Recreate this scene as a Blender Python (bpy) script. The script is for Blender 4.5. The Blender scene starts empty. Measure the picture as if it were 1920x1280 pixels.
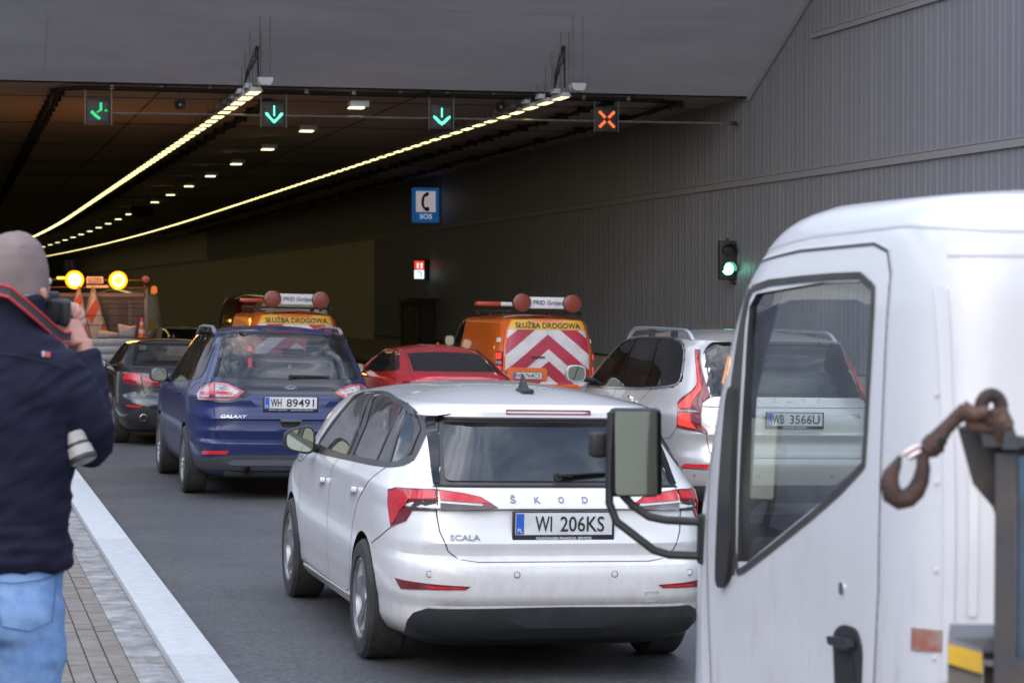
import bpy, bmesh, math, random
import numpy as np
from mathutils import Vector, Matrix
R_=math.radians
sc=bpy.context.scene
# ================================================================= CAMERA, WORLD, SUN, EXPOSURE
FPX=4300.0; CAMH=1.97; YAW=math.atan(1060/4300.0); PITCH=math.atan(80*math.cos(YAW)/4300.0)
cam=bpy.data.cameras.new('camera'); camo=bpy.data.objects.new('camera',cam); sc.collection.objects.link(camo)
cam.sensor_width=36; cam.lens=FPX/1920*36; cam.clip_start=.1; cam.clip_end=2000
camo.location=(0,0,CAMH); camo.rotation_euler=(math.pi/2-PITCH,0,-YAW); sc.camera=camo
cam.dof.use_dof=True; cam.dof.focus_distance=16; cam.dof.aperture_fstop=6.3
sc.render.resolution_x=1024; sc.render.resolution_y=682
sc.view_settings.view_transform='Standard'; sc.view_settings.look='None'; sc.view_settings.gamma=1; sc.view_settings.exposure=1.05
SUN_EL,SUN_AZ=R_(24),R_(215)     # azimuth clockwise from +Y: behind the camera, to the left
W=bpy.data.worlds.new('World'); sc.world=W; W.use_nodes=True
nt=W.node_tree; bg=nt.nodes['Background']; bg.inputs[1].default_value=.10
sky=nt.nodes.new('ShaderNodeTexSky'); sky.sky_type='NISHITA'; sky.sun_disc=False; sky.sun_elevation=SUN_EL; sky.sun_rotation=SUN_AZ
tc=nt.nodes.new('ShaderNodeTexCoord'); mp=nt.nodes.new('ShaderNodeMapping'); mp.inputs['Scale'].default_value=(1,1,3.2)
nz=nt.nodes.new('ShaderNodeTexNoise'); nz.inputs['Scale'].default_value=2.6; nz.inputs['Detail'].default_value=7; nz.inputs['Roughness'].default_value=.58; nz.inputs['Distortion'].default_value=.5
cr=nt.nodes.new('ShaderNodeValToRGB'); cr.color_ramp.elements[0].position=.40; cr.color_ramp.elements[1].position=.66
cc=nt.nodes.new('ShaderNodeValToRGB'); cc.color_ramp.elements[0].color=(1.9,2.2,2.9,1); cc.color_ramp.elements[1].color=(11.0,11.2,12.0,1); cc.color_ramp.elements[0].position=.35; cc.color_ramp.elements[1].position=.75
mx=nt.nodes.new('ShaderNodeMixRGB')
nt.links.new(tc.outputs['Generated'],mp.inputs[0]); nt.links.new(mp.outputs[0],nz.inputs['Vector'])
nt.links.new(nz.outputs['Fac'],cr.inputs[0]); nt.links.new(nz.outputs['Fac'],cc.inputs[0])
nt.links.new(cr.outputs[0],mx.inputs[0]); nt.links.new(sky.outputs[0],mx.inputs[1]); nt.links.new(cc.outputs[0],mx.inputs[2]); 
sz=nt.nodes.new('ShaderNodeSeparateXYZ'); zr=nt.nodes.new('ShaderNodeMapRange'); zr.inputs['To Min'].default_value=.62; zr.inputs['To Max'].default_value=2.9     # overcast sky: brighter overhead
zm=nt.nodes.new('ShaderNodeVectorMath'); zm.operation='SCALE'
nt.links.new(tc.outputs['Generated'],sz.inputs[0]); nt.links.new(sz.outputs[2],zr.inputs['Value']); nt.links.new(zr.outputs[0],zm.inputs['Scale']); nt.links.new(mx.outputs[0],zm.inputs[0]); nt.links.new(zm.outputs[0],bg.inputs[0])
sl=bpy.data.lights.new('sun','SUN'); sl.energy=.5; sl.angle=R_(70); sl.color=(1,.97,.95)
so=bpy.data.objects.new('sun',sl); sc.collection.objects.link(so)
sd=Vector((math.sin(SUN_AZ)*math.cos(SUN_EL),math.cos(SUN_AZ)*math.cos(SUN_EL),math.sin(SUN_EL))); so.rotation_euler=sd.to_track_quat('Z','Y').to_euler()
so.location=(-10,-20,15)
random.seed(7)
# ================================================================= MATERIALS
MATS={}
def mat(name,col,rough=.5,metal=0,spec=.5,coat=0,emit=None,es=0,noise=None,col2=None,bump=None,ramp=(.35,.65),scale3=None,nr=.6,nd=6,rnoise=0):
    if name in MATS: return MATS[name]
    m=bpy.data.materials.new(name); m.use_nodes=True; t=m.node_tree; b=t.nodes['Principled BSDF']
    b.inputs['Base Color'].default_value=(*col,1); b.inputs['Roughness'].default_value=rough; b.inputs['Metallic'].default_value=metal
    b.inputs['Specular IOR Level'].default_value=spec; b.inputs['Coat Weight'].default_value=coat; b.inputs['Coat Roughness'].default_value=.04
    if emit: b.inputs['Emission Color'].default_value=(*emit,1); b.inputs['Emission Strength'].default_value=es
    if noise or bump or rnoise:
        c=t.nodes.new('ShaderNodeTexCoord'); mpn=t.nodes.new('ShaderNodeMapping'); t.links.new(c.outputs['Object'],mpn.inputs[0])
        if scale3: mpn.inputs['Scale'].default_value=scale3
    if noise:
        n=t.nodes.new('ShaderNodeTexNoise'); n.inputs['Scale'].default_value=noise; n.inputs['Detail'].default_value=nd; n.inputs['Roughness'].default_value=nr
        t.links.new(mpn.outputs[0],n.inputs['Vector'])
        r=t.nodes.new('ShaderNodeValToRGB'); r.color_ramp.elements[0].position=ramp[0]; r.color_ramp.elements[1].position=ramp[1]
        r.color_ramp.elements[0].color=(*col,1); r.color_ramp.elements[1].color=(*(col2 or [c_*.8 for c_ in col]),1)
        t.links.new(n.outputs['Fac'],r.inputs[0]); t.links.new(r.outputs[0],b.inputs['Base Color'])
        if rnoise:
            mr=t.nodes.new('ShaderNodeMapRange'); mr.inputs['To Min'].default_value=rough; mr.inputs['To Max'].default_value=rough+rnoise
            t.links.new(n.outputs['Fac'],mr.inputs['Value']); t.links.new(mr.outputs[0],b.inputs['Roughness'])
    if bump:
        n2=t.nodes.new('ShaderNodeTexNoise'); n2.inputs['Scale'].default_value=bump[0]; n2.inputs['Detail'].default_value=4
        t.links.new(mpn.outputs[0],n2.inputs['Vector']); bn=t.nodes.new('ShaderNodeBump'); bn.inputs['Strength'].default_value=bump[1]; bn.inputs['Distance'].default_value=bump[2] if len(bump)>2 else .01
        t.links.new(n2.outputs['Fac'],bn.inputs['Height']); t.links.new(bn.outputs[0],b.inputs['Normal'])
    MATS[name]=m; return m
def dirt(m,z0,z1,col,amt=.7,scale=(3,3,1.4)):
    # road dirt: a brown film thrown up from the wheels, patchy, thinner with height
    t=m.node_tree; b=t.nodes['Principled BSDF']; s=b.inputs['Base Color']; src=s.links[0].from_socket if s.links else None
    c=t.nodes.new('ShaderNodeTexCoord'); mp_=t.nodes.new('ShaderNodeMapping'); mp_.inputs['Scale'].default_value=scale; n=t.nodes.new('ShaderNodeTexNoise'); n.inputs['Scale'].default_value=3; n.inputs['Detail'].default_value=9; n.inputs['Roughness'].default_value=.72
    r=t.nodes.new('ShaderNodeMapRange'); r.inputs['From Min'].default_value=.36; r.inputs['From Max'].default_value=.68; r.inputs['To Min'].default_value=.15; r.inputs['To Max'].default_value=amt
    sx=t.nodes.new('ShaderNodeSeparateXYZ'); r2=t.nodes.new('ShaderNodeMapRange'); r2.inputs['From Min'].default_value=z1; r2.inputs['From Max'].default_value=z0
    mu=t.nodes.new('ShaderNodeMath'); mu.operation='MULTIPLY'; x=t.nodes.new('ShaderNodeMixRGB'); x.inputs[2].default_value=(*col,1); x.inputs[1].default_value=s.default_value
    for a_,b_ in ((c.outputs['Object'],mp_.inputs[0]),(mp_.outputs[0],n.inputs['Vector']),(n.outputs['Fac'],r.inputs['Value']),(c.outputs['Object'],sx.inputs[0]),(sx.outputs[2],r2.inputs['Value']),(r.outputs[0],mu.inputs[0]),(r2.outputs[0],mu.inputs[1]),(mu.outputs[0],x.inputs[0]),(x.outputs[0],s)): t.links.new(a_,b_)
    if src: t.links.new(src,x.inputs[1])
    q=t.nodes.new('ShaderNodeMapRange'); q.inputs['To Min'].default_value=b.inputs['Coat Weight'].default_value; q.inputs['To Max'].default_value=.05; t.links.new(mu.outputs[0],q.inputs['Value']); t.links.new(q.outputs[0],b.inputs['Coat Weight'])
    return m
def glassmat(name,tint,ior=1.6,rough=.02,dirt=0):
    if name in MATS: return MATS[name]
    m=bpy.data.materials.new(name); m.use_nodes=True; t=m.node_tree; t.nodes.clear()
    o=t.nodes.new('ShaderNodeOutputMaterial'); tr=t.nodes.new('ShaderNodeBsdfTransparent'); tr.inputs[0].default_value=(*tint,1)
    g=t.nodes.new('ShaderNodeBsdfGlossy'); g.inputs['Roughness'].default_value=rough; g.inputs[0].default_value=(1,1,1,1)
    f=t.nodes.new('ShaderNodeFresnel'); f.inputs[0].default_value=ior; x=t.nodes.new('ShaderNodeMixShader')
    t.links.new(f.outputs[0],x.inputs[0]); t.links.new(tr.outputs[0],x.inputs[1]); t.links.new(g.outputs[0],x.inputs[2])
    if dirt:
        d=t.nodes.new('ShaderNodeBsdfDiffuse'); d.inputs[0].default_value=(.35,.34,.33,1)
        c=t.nodes.new('ShaderNodeTexCoord'); n=t.nodes.new('ShaderNodeTexNoise'); n.inputs['Scale'].default_value=3; n.inputs['Detail'].default_value=7
        mr=t.nodes.new('ShaderNodeMapRange'); mr.inputs['From Min'].default_value=.3; mr.inputs['From Max'].default_value=.75; mr.inputs['To Min'].default_value=0; mr.inputs['To Max'].default_value=dirt
        t.links.new(c.outputs['Object'],n.inputs['Vector']); t.links.new(n.outputs['Fac'],mr.inputs['Value'])
        y=t.nodes.new('ShaderNodeMixShader'); t.links.new(mr.outputs[0],y.inputs[0]); t.links.new(x.outputs[0],y.inputs[1]); t.links.new(d.outputs[0],y.inputs[2]); x=y
    t.links.new(x.outputs[0],o.inputs[0]); MATS[name]=m; return m
BLK=mat('black_plastic',(.012,.012,.014),.42,noise=9,col2=(.022,.021,.021),rnoise=.2)
GLOSSBLK=mat('gloss_black',(.008,.008,.009),.08,spec=.5)
GAP=mat('panel_gap_dark',(.012,.012,.012),.8)
RUB=mat('tyre_rubber',(.018,.018,.019),.75,noise=12,col2=(.04,.037,.034),bump=(60,.3))
RIM=mat('alloy_rim',(.42,.43,.45),.32,metal=.85,noise=14,col2=(.25,.24,.23))
CHR=mat('chrome',(.7,.7,.72),.12,metal=1)
INT=mat('interior_dark',(.022,.022,.024),.8)
SEAT=mat('seat_fabric',(.03,.03,.034),.9)
MIR=mat('mirror_glass',(.20,.225,.225),.03,metal=1)
PLW=mat('plate_white',(.62,.63,.64),.4,noise=5,col2=(.5,.5,.5))
PLB=mat('plate_blue',(.02,.09,.45),.4)
TXT=mat('letter_black',(.012,.012,.013),.5)
WHT=mat('letter_white',(.7,.7,.7),.5)
RED=mat('lamp_red',(.50,.012,.018),.12,coat=.6,emit=(1,.03,.03),es=.06,noise=30,col2=(.32,.006,.010))
REDD=mat('lamp_red_dark',(.14,.006,.01),.12,coat=.6)
CLR=mat('lamp_clear',(.45,.43,.43),.1,coat=.8,noise=22,col2=(.12,.11,.11),scale3=(1,1,5))
SMK=mat('lamp_smoked',(.07,.065,.065),.12,coat=.8)
STEEL=mat('galvanised_steel',(.30,.31,.32),.4,metal=.7,noise=7,col2=(.2,.2,.2))
# ================================================================= OBJECT HELPERS
C=sc.collection
def tag(o,label,cat,group=None):
    o['label']=label; o['category']=cat
    if group: o['group']=group
    return o
def thing(name,label,cat,loc=(0,0,0),rot=(0,0,0),group=None):
    o=bpy.data.objects.new(name,None); C.objects.link(o); o.location=loc; o.rotation_euler=rot; o.empty_display_size=.2
    return tag(o,label,cat,group)
def mk(name,v,f,mats,parent=None,mi=None,smooth=True,sharp=32,label=None):
    me=bpy.data.meshes.new(name); me.from_pydata([tuple(map(float,p)) for p in v],[],f)
    for m in (mats if isinstance(mats,(list,tuple)) else [mats]): me.materials.append(m)
    if mi: me.polygons.foreach_set('material_index',mi)
    me.validate()
    if smooth:
        me.polygons.foreach_set('use_smooth',[True]*len(me.polygons)); me.set_sharp_from_angle(angle=R_(sharp))
    me.update()
    o=bpy.data.objects.new(name,me); C.objects.link(o)
    if parent: o.parent=parent
    if label: o['label']=label
    return o
def struct(o): o['kind']='structure'; return o
class MB:
    def __init__(s): s.v=[]; s.f=[]; s.m=[]
    def add(s,v,f,mi=0):
        n=len(s.v); s.v+=[tuple(p) for p in v]; s.f+=[tuple(i+n for i in q) for q in f]; s.m+=[mi]*len(f); return s
    def box(s,c,d,mi=0,b=0,M=None):
        x,y,z=[q/2 for q in d]
        if b<=0:
            v=[(i*x,j*y,k*z) for i in (-1,1) for j in (-1,1) for k in (-1,1)]
            f=[(0,1,3,2),(4,6,7,5),(0,4,5,1),(2,3,7,6),(0,2,6,4),(1,5,7,3)]
        else:
            bm=bmesh.new(); bmesh.ops.create_cube(bm,size=1)
            for q in bm.verts: q.co=Vector((q.co.x*2*x,q.co.y*2*y,q.co.z*2*z))
            bmesh.ops.bevel(bm,geom=bm.edges[:],offset=b,segments=3,affect='EDGES',profile=.5)
            v=[tuple(q.co) for q in bm.verts]; f=[tuple(w.index for w in p.verts) for p in bm.faces]; bm.free()
        if M: v=[tuple(M@Vector(p)) for p in v]
        return s.add([(p[0]+c[0],p[1]+c[1],p[2]+c[2]) for p in v],f,mi)
    def tube(s,path,r,n=10,mi=0,caps=True,flat=1):
        P=[Vector(p) for p in path]; rs=r if isinstance(r,(list,tuple)) else [r]*len(P); v=[]; f=[]
        up=None
        for i,p in enumerate(P):
            d=(P[min(i+1,len(P)-1)]-P[max(i-1,0)]).normalized()
            if up is None:
                up=Vector((0,0,1)) if abs(d.z)<.9 else Vector((1,0,0))
            a=d.cross(up)
            if a.length<1e-4: a=d.orthogonal()
            a.normalize(); b=a.cross(d).normalized(); up=b
            for k in range(n):
                t=2*math.pi*k/n; v.append(tuple(p+a*math.cos(t)*rs[i]+b*math.sin(t)*rs[i]*flat))
        for i in range(len(P)-1):
            for k in range(n): f.append((i*n+k,i*n+(k+1)%n,(i+1)*n+(k+1)%n,(i+1)*n+k))
        if caps: f.append(tuple(range(n-1,-1,-1))); f.append(tuple((len(P)-1)*n+k for k in range(n)))
        return s.add(v,f,mi)
    def lathe(s,prof,o=(0,0,0),axis='x',n=32,mi=0,closed=False):
        v=[]; f=[]
        for a,r in prof:
            for k in range(n):
                t=2*math.pi*k/n; c,q=r*math.cos(t),r*math.sin(t)
                p={'x':(a,c,q),'y':(q,a,c),'z':(c,q,a)}[axis]; v.append((p[0]+o[0],p[1]+o[1],p[2]+o[2]))
        m=len(prof)
        for i in range(m if closed else m-1):
            j=(i+1)%m
            for k in range(n): f.append((i*n+k,j*n+k,j*n+(k+1)%n,i*n+(k+1)%n))
        return s.add(v,f,mi)
    def prism(s,poly,axis,a,b,mi=0):
        n=len(poly); V=lambda u,w,t:{'x':(t,u,w),'y':(u,t,w),'z':(u,w,t)}[axis]
        v=[V(p[0],p[1],a) for p in poly]+[V(p[0],p[1],b) for p in poly]
        f=[tuple(range(n)),tuple(range(2*n-1,n-1,-1))]+[(i,i+n,(i+1)%n+n,(i+1)%n) for i in range(n)]
        return s.add(v,f,mi)
    def quad(s,a,b,c,d,mi=0): return s.add([a,b,c,d],[(0,1,2,3)],mi)
    def build(s,name,mats,parent=None,smooth=True,sharp=32,fix=True,label=None):
        o=mk(name,s.v,s.f,mats,parent,s.m,smooth,sharp,label)
        if fix:
            bm=bmesh.new(); bm.from_mesh(o.data); bmesh.ops.recalc_face_normals(bm,faces=bm.faces); bm.to_mesh(o.data); bm.free()
        return o
def copy_tree(o,loc=None,label=None):
    c=o.copy(); C.objects.link(c)
    for ch in list(o.children):
        d=ch.copy(); C.objects.link(d); d.parent=c
        for g in ch.children: e=g.copy(); C.objects.link(e); e.parent=d
    if loc is not None: c.location=loc
    if label: c['label']=label
    return c
_tc={}
def text_mesh(s,bold=0,ext=0.0):
    k=(s,bold,ext)
    if k in _tc: return _tc[k]
    cu=bpy.data.curves.new('letters','FONT'); cu.body=s; cu.offset=bold; cu.extrude=ext; cu.resolution_u=3
    ob=bpy.data.objects.new('letters',cu); C.objects.link(ob); dg=bpy.context.evaluated_depsgraph_get(); dg.update()
    me=ob.evaluated_get(dg).to_mesh(); v=np.array([tuple(q.co) for q in me.vertices]); f=[tuple(p.vertices) for p in me.polygons]
    ob.evaluated_get(dg).to_mesh_clear(); bpy.data.objects.remove(ob); bpy.data.curves.remove(cu)
    mn,mx_=v.min(0),v.max(0); v=(v-mn)/np.maximum(mx_-mn,1e-6); _tc[k]=(v,f); return v,f
def letters(name,s,x0,z0,w,h,mapf,m,parent,bold=0,depth=.0015,label=None):
    """text in the x-z plane read from -y; mapf(x,z)->(x,y,z) surface point; pushed towards -y"""
    v,f=text_mesh(s,bold,.01)
    V=[]
    for a,b,c in v:
        p=mapf(x0+a*w,z0+b*h); V.append((p[0],p[1]-depth*(.4+c),p[2]))
    return mk(name,V,f,m,parent,smooth=False,label=label)
def round_poly(pts,r,seg=4):
    n=len(pts); out=[]
    for i in range(n):
        p0,p1,p2=[Vector(pts[(i+k)%n]) for k in (-1,0,1)]
        rr=r[i] if isinstance(r,(list,tuple)) else r
        a=(p0-p1); b=(p2-p1); d=min(rr,a.length*.45,b.length*.45)
        if d<1e-4: out.append(tuple(p1)); continue
        a=p1+a.normalized()*d; b=p1+b.normalized()*d
        for k in range(seg+1):
            t=k/seg; q=a*(1-t)**2+p1*2*t*(1-t)+b*t*t; out.append((q.x,q.y))
    return out
def pchip(xs,ys,x):
    n=len(xs); h=[xs[i+1]-xs[i] for i in range(n-1)]; d=[(ys[i+1]-ys[i])/h[i] for i in range(n-1)]
    m=[0]*n; m[0]=d[0]; m[-1]=d[-1]
    for i in range(1,n-1):
        if d[i-1]*d[i]>0:
            w1=2*h[i]+h[i-1]; w2=h[i]+2*h[i-1]; m[i]=(w1+w2)/(w1/d[i-1]+w2/d[i])
    if x<=xs[0]: return ys[0]
    if x>=xs[-1]: return ys[-1]
    i=0
    while x>xs[i+1]: i+=1
    t=(x-xs[i])/h[i]; a=ys[i]; b=ys[i+1]
    return (2*t**3-3*t*t+1)*a+(t**3-2*t*t+t)*h[i]*m[i]+(-2*t**3+3*t*t)*b+(t**3-t*t)*h[i]*m[i+1]
class Surf:
    """rows: z, y_rear, y_front, half width, exponent; last row is the roof edge, zt the roof top"""
    def __init__(s,rows,zt,dome=2.2,crown=.55):
        rows=[tuple(r)+(r[4],)*(6-len(r)) for r in rows]; s.rows=rows; s.cols=list(zip(*rows)); s.zt=zt; s.ze=rows[-1][0]; s.dome=dome; s.crown=crown; s.cache={}
    def par(s,z):
        k=round(z,5)
        if k in s.cache: return s.cache[k]
        zs=s.cols[0]
        if z<=s.ze:
            yr,yf,w,n,nf=[pchip(zs,c,z) for c in s.cols[1:6]]
        else:
            _,yr,yf,w,n,nf=s.rows[-1]
            u=max(0.0,min(1.0,(s.zt-z)/(s.zt-s.ze)))**(1/s.dome)
            u=max(u,.004); c=yr+(yf-yr)*s.crown
            yr=c-(c-yr)*u; yf=c+(yf-c)*u; w=w*u**.95; n=n*u+2.4*(1-u); nf=nf*u+2.4*(1-u)
        r=(yr,yf,w,n,nf); s.cache[k]=r; return r
    def ring(s,z,N):
        yr,yf,w,n,nf=s.par(z); yc=(yr+yf)/2; a=(yf-yr)/2
        t=np.linspace(0,math.pi/2,400); h=[]
        for e in (2/n,2/nf):
            x=w*np.cos(t)**e; y=a*np.sin(t)**e
            L=np.concatenate([[0],np.cumsum(np.hypot(np.diff(x),np.diff(y)))])
            q=np.linspace(0,L[-1],N+1); h.append((np.interp(q,L,x),np.interp(q,L,y)))   # from side (x=w) to end (y=a)
        (xx,yy),(xf,yy2)=h; pts=[]
        for i in range(N+1): pts.append((-xx[N-i],yc-yy[N-i]))   # rear centre -> left side
        for i in range(1,N+1): pts.append((-xf[i],yc+yy2[i]))
        for i in range(1,N+1): pts.append((xf[N-i],yc+yy2[N-i]))
        for i in range(1,N): pts.append((xx[i],yc-yy[i]))
        return [(p[0],p[1],z) for p in pts]
    def rear(s,x,z):
        yr,yf,w,n,nf=s.par(z); yc=(yr+yf)/2; a=(yf-yr)/2
        return (x, yc-a*max(0,1-min(1,abs(x)/w)**n)**(1/n), z)
    def front(s,x,z):
        yr,yf,w,n,nf=s.par(z); yc=(yr+yf)/2; a=(yf-yr)/2
        return (x, yc+a*max(0,1-min(1,abs(x)/w)**nf)**(1/nf), z)
    def side(s,y,z,sg=-1):
        yr,yf,w,n,nf=s.par(z); yc=(yr+yf)/2; a=(yf-yr)/2
        if y>yc: n=nf
        return (sg*w*max(0,1-min(1,abs(y-yc)/a)**n)**(1/n), y, z)
    def _tab(s,z):
        k=('t',round(z,4))
        if k not in s.cache:
            yr,yf,w,n,nf=s.par(z); yc=(yr+yf)/2; a=(yf-yr)/2; t=np.linspace(math.pi/2,0,700); e=2/n
            x=w*np.cos(t)**e; y=yc-a*np.sin(t)**e
            x[0]=0; L=np.concatenate([[0],np.cumsum(np.hypot(np.diff(x),np.diff(y)))])
            s.cache[k]=(L,x,y)
        return s.cache[k]
    def wrap(s,q,z):   # q: arc length from the rear centre, negative = left
        L,x,y=s._tab(z); a=abs(q)
        return (math.copysign(float(np.interp(a,L,x)),q), float(np.interp(a,L,y)), z)
    def top(s,x,y):
        lo,hi=s.ze-.25,s.zt
        for _ in range(26):
            m=(lo+hi)/2
            if s.inside(x,y,m): lo=m
            else: hi=m
        return (x,y,lo)
    def inside(s,x,y,z):
        if z>s.zt or z<s.rows[0][0]: return False
        yr,yf,w,n,nf=s.par(z); yc=(yr+yf)/2; a=(yf-yr)/2
        if y>yc: n=nf
        return (abs(x)/w)**n+(abs(y-yc)/a)**n<1
HATCH=Surf([ # z, yr, yf, w, n
 (.16,.30,4.20,.74,7),(.22,.14,4.40,.83,7),(.30,.05,4.46,.875,7),(.40,.045,4.50,.884,7),(.43,.018,4.50,.889,7),(.50,.004,4.50,.894,7),(.56,.0,4.50,.897,7),(.61,.010,4.49,.897,7),(.628,.032,4.49,.897,7),(.655,.082,4.48,.897,7),(.72,.056,4.47,.896,7),(.735,.062,4.46,.896,7),
 (.80,.085,4.40,.894,7),(.885,.10,4.28,.888,6.5),(.90,.075,4.22,.887,6.5),(.96,.10,4.0,.885,6.2,7),(1.00,.15,3.75,.872,6,8),(1.03,.19,3.58,.855,5.8,9),
 (1.12,.265,3.42,.82,5.5,10),(1.22,.36,3.28,.785,5.2,10),(1.32,.45,3.10,.742,5,9),(1.345,.46,3.03,.730,5,8),(1.357,.42,3.00,.725,5,7.5),(1.385,.42,2.93,.712,4.8,7),(1.41,.46,2.80,.685,4.6,6.5)],1.51,2.1,.56)
MPV=Surf([
 (.20,.30,4.60,.78,7),(.27,.10,4.74,.88,7),(.36,.04,4.80,.93,7),(.50,.01,4.84,.95,7),(.56,.0,4.85,.956,7),(.58,.02,4.85,.957,7),(.60,.05,4.85,.957,7),(.69,.030,4.85,.958,7),(.705,.045,4.85,.958,7),(.79,.052,4.84,.956,7),(.805,.040,4.83,.956,7),(.86,.062,4.8,.954,7),
 (.92,.08,4.72,.952,6.8),(1.00,.075,4.55,.948,6.5),(1.06,.12,4.35,.93,6.2),(1.11,.17,4.0,.91,6),(1.20,.22,3.75,.875,5.6),(1.40,.34,3.32,.795,5.2),(1.56,.45,2.95,.725,5),
 (1.60,.44,2.8,.70,5),(1.64,.42,2.68,.66,4.6)],1.72,2.1,.55)
SUV=Surf([
 (.24,.26,4.72,.84,7),(.32,.10,4.86,.94,7),(.44,.03,4.92,.99,7),(.60,.0,4.95,1.002,7),(.66,.015,4.95,1.0,7),(.69,.06,4.95,1.0,7),(.80,.085,4.93,.998,7),(.865,.062,4.91,.997,7),(.89,.085,4.9,.997,7),
 (.98,.09,4.86,.995,6.8),(1.04,.11,4.70,.985,6.6),(1.12,.17,4.2,.96,6.2,8),(1.22,.24,3.98,.925,5.8,9),(1.42,.37,3.62,.858,5.4,9),(1.60,.48,3.28,.79,5.2,8),(1.65,.46,3.14,.768,5,7.5),(1.69,.42,3.0,.735,4.6,7)],1.79,2.1,.52)
VAN=Surf([
 (.22,.24,4.7,.84,8),(.30,.08,4.84,.93,8),(.44,.0,4.92,.955,8),(.62,.0,4.95,.962,8),(.66,.05,4.95,.962,9),(1.00,.05,4.85,.96,9),(1.15,.06,4.5,.955,9,7),
 (1.30,.09,4.4,.935,9,9),(1.55,.15,4.2,.885,8.5,9),(1.74,.20,3.95,.84,8,9),(1.82,.24,3.7,.80,6,7)],1.92,2.3,.45)
SEDAN=Surf([
 (.18,.28,4.35,.76,7),(.25,.10,4.55,.86,7),(.38,.02,4.62,.90,7),(.55,.0,4.66,.915,7),(.66,.03,4.64,.915,7),(.72,.09,4.6,.913,7),(.90,.10,4.4,.905,6.5),(1.00,.13,4.0,.895,6,7),(1.025,.20,3.75,.875,5.5,7),
 (1.045,.50,3.6,.86,5,7),(1.08,.68,3.45,.835,5,8),(1.20,.93,3.2,.77,5,8),(1.32,1.22,2.95,.70,4.8,7),(1.375,1.42,2.8,.655,4.5,6)],1.45,2.1,.45)
COUPE=Surf([
 (.18,.28,4.5,.76,7),(.25,.10,4.75,.86,7),(.38,.02,4.80,.91,7),(.55,.0,4.84,.925,7),(.66,.03,4.82,.925,7),(.75,.08,4.75,.922,7),(.92,.08,4.6,.91,5,7),(1.00,.12,4.3,.875,4,7),(1.04,.28,4.1,.85,3.8,7),
 (1.08,.45,3.7,.82,3.8,7.5),(1.18,.85,3.4,.765,4,7),(1.28,1.30,3.05,.695,4.2,6),(1.335,1.6,2.9,.645,4.2,5.5)],1.42,2.1,.45)
CAB=Surf([(.55,.05,1.86,.84,10,7),(.62,.0,1.91,.86,11,7),(1.20,0,1.90,.86,11,7),(1.35,0,1.87,.858,11,7),(1.50,.005,1.82,.854,11,7),(1.80,.02,1.70,.84,10,7),(2.0,.03,1.58,.825,9,7),(2.08,.045,1.51,.815,8,6),(2.13,.06,1.46,.805,7.5,5.5),(2.17,.085,1.40,.785,7,5),(2.20,.12,1.32,.755,6,4.5),(2.22,.17,1.24,.715,5,4)],2.262,2.4,.42)
# ================================================================= SURFACE MAPPED PARTS
def mapper(S,mode,sg=-1):
    if mode=='side': return lambda u,v: S.side(u,v,sg)
    if mode=='rear': return S.rear
    if mode=='front': return S.front
    if mode=='wrap': return lambda u,v: S.wrap(u if sg<0 else -u,v)
    return S.top
def outnorm(S,f,u,v):
    e=.004; p=Vector(f(u,v)); a=Vector(f(u+e,v))-Vector(f(u-e,v)); b=Vector(f(u,v+e))-Vector(f(u,v-e)); n=a.cross(b)
    if n.length<1e-12: n=Vector((0,-1,0))
    n.normalize(); yr,yf,_,_,_=S.par(S.rows[3][0]); c=Vector((0,(yr+yf)/2 if abs(p.x)<1e9 else 0,.7)); c.y=min(max(p.y,yr+.9),yf-.9)
    if n.dot(p-c)<0: n=-n
    return n
def patch(S,mode,poly,m,name,parent,off=.003,skirt=.012,sg=-1,grid=.05,both=False,label=None,rd=0,smooth=True):
    if rd: poly=round_poly(poly,rd)
    if both:
        return [patch(S,mode,poly,m,name,parent,off,skirt,q_,grid,False,label,0,smooth) for q_ in (sg,-sg)]
    sides=[sg]; V=[]; F=[]
    for s_ in sides:
        bm=bmesh.new(); vs=[bm.verts.new((p[0],p[1],0)) for p in poly]; bm.faces.new(vs)
        xs=[p[0] for p in poly]; ys=[p[1] for p in poly]
        for lo,hi,ax in ((min(xs),max(xs),0),(min(ys),max(ys),1)):
            k=max(1,int((hi-lo)/grid))
            for i in range(1,k):
                co=[0,0,0]; no=[0,0,0]; co[ax]=lo+(hi-lo)*i/k; no[ax]=1
                bmesh.ops.bisect_plane(bm,geom=bm.verts[:]+bm.edges[:]+bm.faces[:],plane_co=co,plane_no=no,dist=1e-5)
        bm.verts.index_update(); f=mapper(S,mode,s_); base=len(V); inner={}; P=[]
        for q in bm.verts:
            p=Vector(f(q.co.x,q.co.y)); n=outnorm(S,f,q.co.x,q.co.y); P.append((p,n)); V.append(tuple(p+n*off))
        fl=[tuple(w.index for w in p.verts) for p in bm.faces]
        if fl:
            a=[Vector(V[base+i]) for i in fl[0]]; nn=(a[1]-a[0]).cross(a[2]-a[1])
            if nn.dot(P[fl[0][0]][1])<0: fl=[t[::-1] for t in fl]
        for t in fl: F.append(tuple(i+base for i in t))
        if skirt:
            for e in bm.edges:
                if len(e.link_faces)==1:
                    ids=[]
                    for w in e.verts:
                        i=w.index
                        if i not in inner: inner[i]=len(V); V.append(tuple(P[i][0]+P[i][1]*(off-skirt)))
                        ids.append(i)
                    F.append((ids[0]+base,ids[1]+base,inner[ids[1]],inner[ids[0]]))
        bm.free()
    o=mk(name,V,F,m,parent,smooth=smooth,sharp=40,label=label)
    return o
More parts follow.
